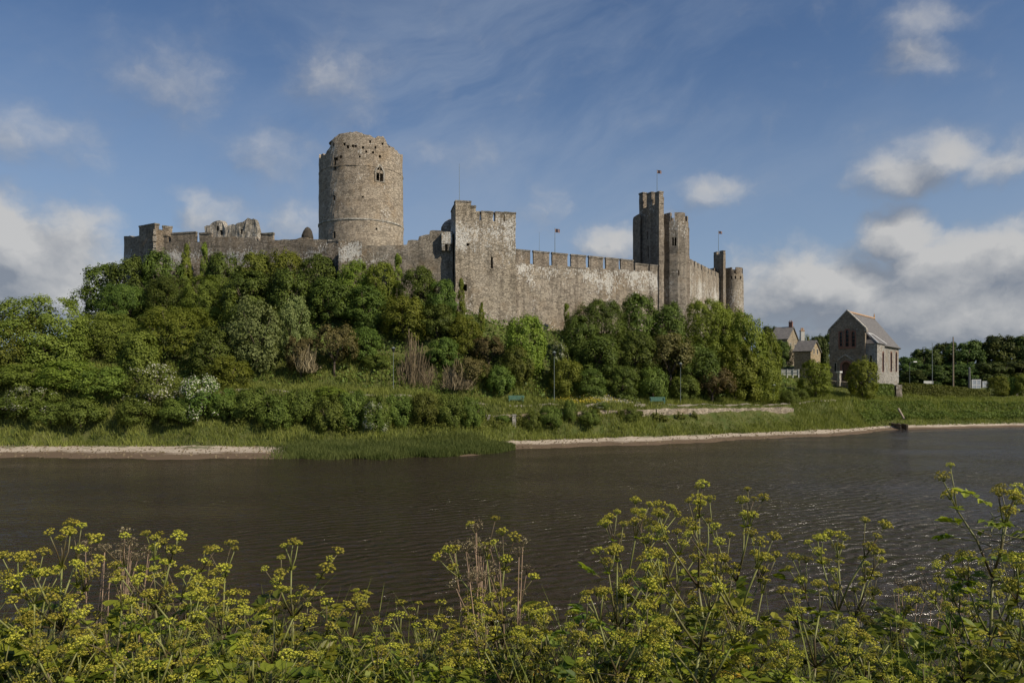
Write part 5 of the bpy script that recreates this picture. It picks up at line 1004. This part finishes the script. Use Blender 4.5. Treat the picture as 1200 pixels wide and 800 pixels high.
def make_plant(seed, style):
    """one alexanders plant 1.5 m tall at the origin: returns Empty > stem, leaves, yellow_leaf, flower_head ..."""
    rd = random.Random(seed); root = bpy.data.objects.new('alexanders_plant', None); C.objects.link(root); bm = bmesh.new(); Qs, Ts, heads, YQ, YT = [], [], [], [], []
    def v(s=1.0): return Vector((rd.uniform(-s, s), rd.uniform(-s, s), rd.uniform(-s, s)))
    top = Vector((rd.uniform(-.10, .10), rd.uniform(-.10, .10), .95)); midp = top * .5 + Vector((rd.uniform(-.04, .04), rd.uniform(-.04, .04), 0)); tube(bm, [(0, 0, -.35), midp, top], [.013, .010, .007], 7)
    def head(p, d, s=1.0): heads.append((p, d, s))
    def branch(p, d, L, r, lev):
        e = p + d * L + Vector((0, 0, L * .12)); mdl = (p + e) / 2 + v(L * .05); tube(bm, [p, mdl, e], [r, r * .85, r * .65], 5)
        if lev == 0:
            head(e, (d + Vector((0, 0, .6))).normalized(), rd.uniform(.55, 1.0)); return
        for k in range(rd.choice((4, 5, 6))):
            a = rd.uniform(0, 6.28); s = Vector((math.cos(a), math.sin(a), rd.uniform(.1, .7))); leaflet(Qs, Ts, e, s, Vector((0, 0, 1)), rd.uniform(.025, .05), rd.uniform(.3, .95))
        nb_ = rd.choice((2, 3, 3, 4)); a0 = rd.uniform(0, 6.28)
        for k in range(nb_):
            a = a0 + 2 * math.pi * k / nb_ + rd.uniform(-.4, .4); dv = (d * 1.1 + Vector((math.cos(a), math.sin(a), 0)) * rd.uniform(.45, .75) + Vector((0, 0, .35))).normalized(); branch(e, dv, L * rd.uniform(.38, .6), r * .6, lev - 1)
        if rd.random() < .7: head(e + d * .05, (d + Vector((0, 0, .5))).normalized(), rd.uniform(.8, 1.15)); tube(bm, [e, e + d * .05], [.002, .002], 4)
    for f in ((.45, .70, 1.0) if style != 'low' else (.8, 1.0)):
        p = midp.lerp(top, f * 2 - 1) if f > .5 else Vector((0, 0, 0)).lerp(midp, f * 2); nb_ = (3 if f == 1.0 else 2) if style != 'low' else (2 if f == 1.0 else 1); a0 = rd.uniform(0, 6.28)
        for k in range(nb_):
            a = a0 + 2 * math.pi * k / nb_ + rd.uniform(-.4, .4); d = Vector((math.cos(a) * rd.uniform(.4, .7), math.sin(a) * rd.uniform(.4, .7), 1)).normalized(); branch(p, d, rd.uniform(.24, .36) * (1.25 if f < .5 else 1), .0065, 1)
            leaf(Qs, Ts, bm, p, Vector((math.cos(a + .6), math.sin(a + .6), rd.uniform(.0, .5))).normalized(), rd.uniform(.12, .18), rd, 1.0)
    for k in range({'': 17, 'leafy': 20, 'low': 30}[style]):
        z = rd.uniform(.12, .9); p = Vector((0, 0, 0)).lerp(midp, z * 2) if z < .5 else midp.lerp(top, z * 2 - 1); a = rd.uniform(0, 6.28); leaf(Qs, Ts, bm, p, Vector((math.cos(a), math.sin(a), rd.uniform(.1, .8))).normalized(), rd.uniform(.13, .26) * (1.2 - z * .4), rd, 1.0)
    if style == 'leafy':
        for k in range(18): a = rd.uniform(0, 6.28); leaf(Qs, Ts, bm, top + Vector((0, 0, rd.uniform(-.12, .34))), Vector((math.cos(a), math.sin(a), rd.uniform(-.1, .5))).normalized(), rd.uniform(.10, .16), rd, 1.0)
    for k in range(rd.choice((2, 4, 6))):
        p = midp + Vector((rd.uniform(-.16, .16), rd.uniform(-.16, .16), rd.uniform(-.35, .3))); 
        for j in range(4): leaflet(YQ, YT, p, v(1) + Vector((0, 0, -.5)), Vector((0, 0, 1)) + v(.4), rd.uniform(.04, .075), rd.random())
    so = obj('stem', bm, STEM, root, True); 
    if Qs: link(bpy.data.objects.new('leaves', np_mesh('leaves', np.array([[tuple(p) for p in q_] for q_ in Qs]), 4, np.clip(np.array(Ts), 0, 1), LEAFN)), root)
    if YQ: link(bpy.data.objects.new('withered_leaves', np_mesh('withered_leaves', np.array([[tuple(p) for p in q_] for q_ in YQ]), 4, np.array(YT), YLEAF)), root)
    for i, (p, d, s) in enumerate(heads):
        o = link(bpy.data.objects.new('flower_head', UM[rd.randrange(len(UM))]), root); o.location = p; o.rotation_euler = (d.to_track_quat('Z', 'Y').to_euler()); o.scale = (s, s, s)
    return root
PL = [make_plant(s, st__) for s, st__ in ((1, ''), (2, ''), (3, ''), (4, ''), (5, ''), (6, ''), (7, 'leafy'), (8, 'low'), (9, 'low'), (10, 'low'))]; used_pl = set()
PLANTS = [  # px of the crown, top y, distance, prototype, label
 (62, 597, 4.1, 0, 'alexanders with one tall forked flower stalk at far left, above the others near it'), (8, 612, 3.9, 1, 'alexanders at the left edge of the view, partly cut off'), (212, 590, 4.3, 2, 'tallest alexanders left of centre, with a stack of flower heads'),
 (160, 628, 4.5, 3, 'alexanders just left of the tallest one on the left, with two level heads'), (345, 612, 4.4, 4, 'alexanders with a lone top head at the right end of the left clump'), (285, 628, 4.6, 5, 'dense yellow alexanders between the tallest left one and the lone topped one'),
 (250, 655, 3.9, 1, 'lower alexanders in front of the tallest left one'), (110, 665, 3.9, 4, 'low alexanders under the dry stalks at left'), (40, 660, 3.6, 5, 'leafy alexanders in the left corner in front of the forked one'), (195, 690, 3.6, 0, 'short alexanders at the bottom left with yellow leaf'),
 (310, 690, 3.6, 3, 'short alexanders at the bottom below the lone topped one'), (428, 676, 4.5, 2, 'slender alexanders standing in the gap left of the water opening'), (505, 690, 4.4, 4, 'slender alexanders right of the gap, below the brown stalks'), (470, 715, 4.2, 1, 'short alexanders in the central dip of the clump'),
 (398, 748, 3.7, 5, 'small alexanders low in the gap with open water above'), (560, 700, 4.0, 0, 'alexanders among the dry brown stalks at centre'), (595, 668, 4.4, 3, 'alexanders left of the big central clump, tangled with dry stalks'),
 (640, 602, 4.6, 5, 'alexanders at left of the big central clump, leaning left'), (680, 612, 4.1, 1, 'alexanders with small pale heads in front left of the central clump'), (715, 574, 4.8, 0, 'tall thin alexanders in the central clump left of the pale stem'), (760, 584, 4.4, 2, 'alexanders in the middle of the central clump'),
 (845, 556, 4.4, 3, 'tallest alexanders of the central clump, with a pale straight stem'), (905, 560, 4.6, 4, 'alexanders with long arching branch over the water right of the tallest'), (870, 600, 3.9, 5, 'alexanders with a bent dark stem in the centre of the clump'), (800, 640, 3.7, 0, 'yellowing alexanders low in the central clump'), (730, 660, 3.7, 4, 'lower alexanders in front of the central clump'),
 (660, 690, 3.7, 2, 'short alexanders in front left of the central clump with orange leaf'), (965, 600, 4.5, 1, 'alexanders with many round heads at right side of the central clump'), (1005, 632, 4.8, 2, 'alexanders standing right of the central clump against the water'), (950, 680, 3.7, 3, 'low alexanders at right foot of the central clump'),
 (1045, 668, 5.0, 0, 'small sparse alexanders against the water right of the clump'), (1085, 655, 4.9, 5, 'thin dark alexanders halfway between the clump and the tall leafy plant'), (1148, 532, 4.2, 6, 'tall alexanders with big dark leaves on top, near the right edge'), (1190, 560, 4.0, 1, 'alexanders at the right edge beside the tall leafy one'),
 (1165, 640, 4.4, 4, 'yellow headed alexanders below the tall leafy one'), (1120, 720, 4.0, 2, 'short alexanders low in the bottom right foliage'), (1030, 720, 4.0, 4, 'short alexanders at the bottom right of the clump near the grass')]
ROW = 'low alexanders in the dense front row along the bottom edge of the view'
for i, (px, y) in enumerate(((25, 690), (72, 715), (130, 735), (178, 705), (228, 735), (275, 712), (320, 755), (446, 760), (488, 735), (530, 742), (585, 720), (628, 730), (690, 735), (748, 712), (790, 735), (838, 700), (885, 725), (925, 742), (985, 735), (1060, 760), (1185, 735))):
    PLANTS.append((px + prd.uniform(-8, 8), y, prd.uniform(3.3, 4.0), (7, 2, 8, 4, 9, 7, 0, 8)[i % 8], ROW))
for (px, y, Y, pi, lab) in PLANTS:
    o = PL[pi]; x = wx(px, Y); b = h(x, Y); sc = (wz(y, Y) - b) / 1.52; loc = (x, Y, b); rz = prd.uniform(0, 6.28); sxy = .70 + .30 * sc
    if pi in used_pl: o = dup(o, loc, rz, (sxy, sxy, sc))
    else: used_pl.add(pi); o.location = loc; o.scale = (sxy, sxy, sc)
    tl_ = .2 if pi == 6 else 1.0; o.rotation_euler = (prd.uniform(-.16, .16) * tl_, prd.uniform(-.24, .24) * tl_, rz); tag(o, lab, 'plant', 'alexanders on the near bank')
def make_dead(seed):
    rd = random.Random(seed); root = bpy.data.objects.new('dead_stalk', None); C.objects.link(root); bm = bmesh.new(); heads = []
    for k in range(5):
        a = rd.uniform(0, 6.28); tip = Vector((math.cos(a) * rd.uniform(.05, .3), math.sin(a) * rd.uniform(.05, .3), rd.uniform(.9, 1.25))); b0 = Vector((rd.uniform(-.08, .08), rd.uniform(-.08, .08), -.3)); md = (tip + b0) / 2 + Vector((rd.uniform(-.05, .05), 0, 0)); tube(bm, [b0, md, tip], [.0045, .0038, .0025], 5); heads.append((tip, (tip - md).normalized()))
        for j in range(2):
            q_ = md.lerp(tip, rd.uniform(.3, .8)); d = ((tip - md).normalized() + Vector((rd.uniform(-.6, .6), rd.uniform(-.6, .6), .1))).normalized(); e = q_ + d * rd.uniform(.12, .25); tube(bm, [q_, e], [.0025, .0018], 4); heads.append((e, d))
    obj('stem', bm, DRYS, root, True)
    for (p, d) in heads: o = link(bpy.data.objects.new('flower_head', UMD[rd.randrange(2)]), root); o.location = p; o.rotation_euler = d.to_track_quat('Z', 'Y').to_euler()
    return root
DP = [make_dead(31), make_dead(32)]
for i, (px, y, Y, lab) in enumerate(((138, 640, 4.7, 'thin dead brown stalks with bare heads in the left clump'), (100, 648, 5.0, 'fainter dead stalks at the left edge of the left clump gap'), (570, 622, 4.9, 'tallest dead brown stalks left of the central clump'), (590, 640, 4.5, 'dead brown stalks leaning in front of the tallest dead ones'), (545, 660, 5.0, 'shorter dead stalks at the centre of the bank'), (1070, 690, 5.2, 'dark dead stalks against the water at right'), (1140, 690, 5.0, 'reddish dead stalks under the tall leafy plant'))):
    o = DP[i % 2]; x = wx(px, Y); b = h(x, Y); sc = (wz(y, Y) - b) / 1.22
    if i > 1: o = dup(o, (x, Y, b), i * 1.3, (sc * .9, sc * .9, sc))
    else: o.location = (x, Y, b); o.scale = (sc * .9, sc * .9, sc)
    tag(o, lab, 'dead plant', 'dead stalks on the near bank')
# ground cover on the near bank
n = 7000; X_ = rng.uniform(-4.8, 4.8, n); Y_ = rng.uniform(3.2, 7.2, n); k = patchy(X_, Y_, 2.0) > .38; X_, Y_ = X_[k], Y_[k]; n = len(X_); blades('bank_grass', X_, Y_, .80, .0045, GRASS, rng.uniform(.2, .9, n), .28, True)
def cover(name, n, x0, x1, y0, y1, hmax, size, mat, tint):
    X_ = rng.uniform(x0, x1, n); Y_ = rng.uniform(y0, y1, n); k = patchy(X_, Y_, 3.0) + rng.normal(0, .1, n) > .28; X_, Y_ = X_[k], Y_[k]; Z_ = H(X_, Y_) + rng.random(len(X_)) ** .6 * hmax * (.45 + .75 * patchy(X_, Y_, 2.2)); d_ = rng.uniform(0, 6.28, len(X_)); Qs = []
    dv = np.stack([np.cos(d_), np.sin(d_), rng.normal(-.2, .25, len(X_))], 1); dv = unit(dv); up = unit(np.stack([rng.normal(0, .35, len(X_)), rng.normal(-.25, .35, len(X_)), np.ones(len(X_))], 1)); b_ = unit(np.cross(up, dv)); P_ = np.stack([X_, Y_, Z_], 1); L = (size * rng.uniform(.6, 1.4, len(X_)))[:, None]; f = up * L * .10
    tip = P_ + dv * L - up * L * .15; l1 = P_ + dv * L * .25 + b_ * L * .32 + f; l2 = P_ + dv * L * .62 + b_ * L * .26 + f * .8; r1 = P_ + dv * L * .25 - b_ * L * .32 + f; r2 = P_ + dv * L * .62 - b_ * L * .26 + f * .8
    Q = np.concatenate([np.stack([P_, tip, l2, l1], 1), np.stack([P_, r1, r2, tip], 1)]); tt = np.clip(rng.normal(tint, .2, len(X_)), 0, 1)
    tag(link(bpy.data.objects.new(name, np_mesh(name, Q, 4, np.concatenate([tt, tt]), mat))), kind='stuff')
cover('nettle_vegetation', 11000, 1.2, 3.9, 3.4, 5.2, .56, .07, LEAFN, .35); cover('leafy_vegetation', 16000, -4.2, 1.3, 3.5, 5.6, .62, .06, LEAFN, .4); cover('dark_leaf_vegetation', 5000, -.6, 1.0, 3.6, 4.8, .5, .075, LEAFN, .25)
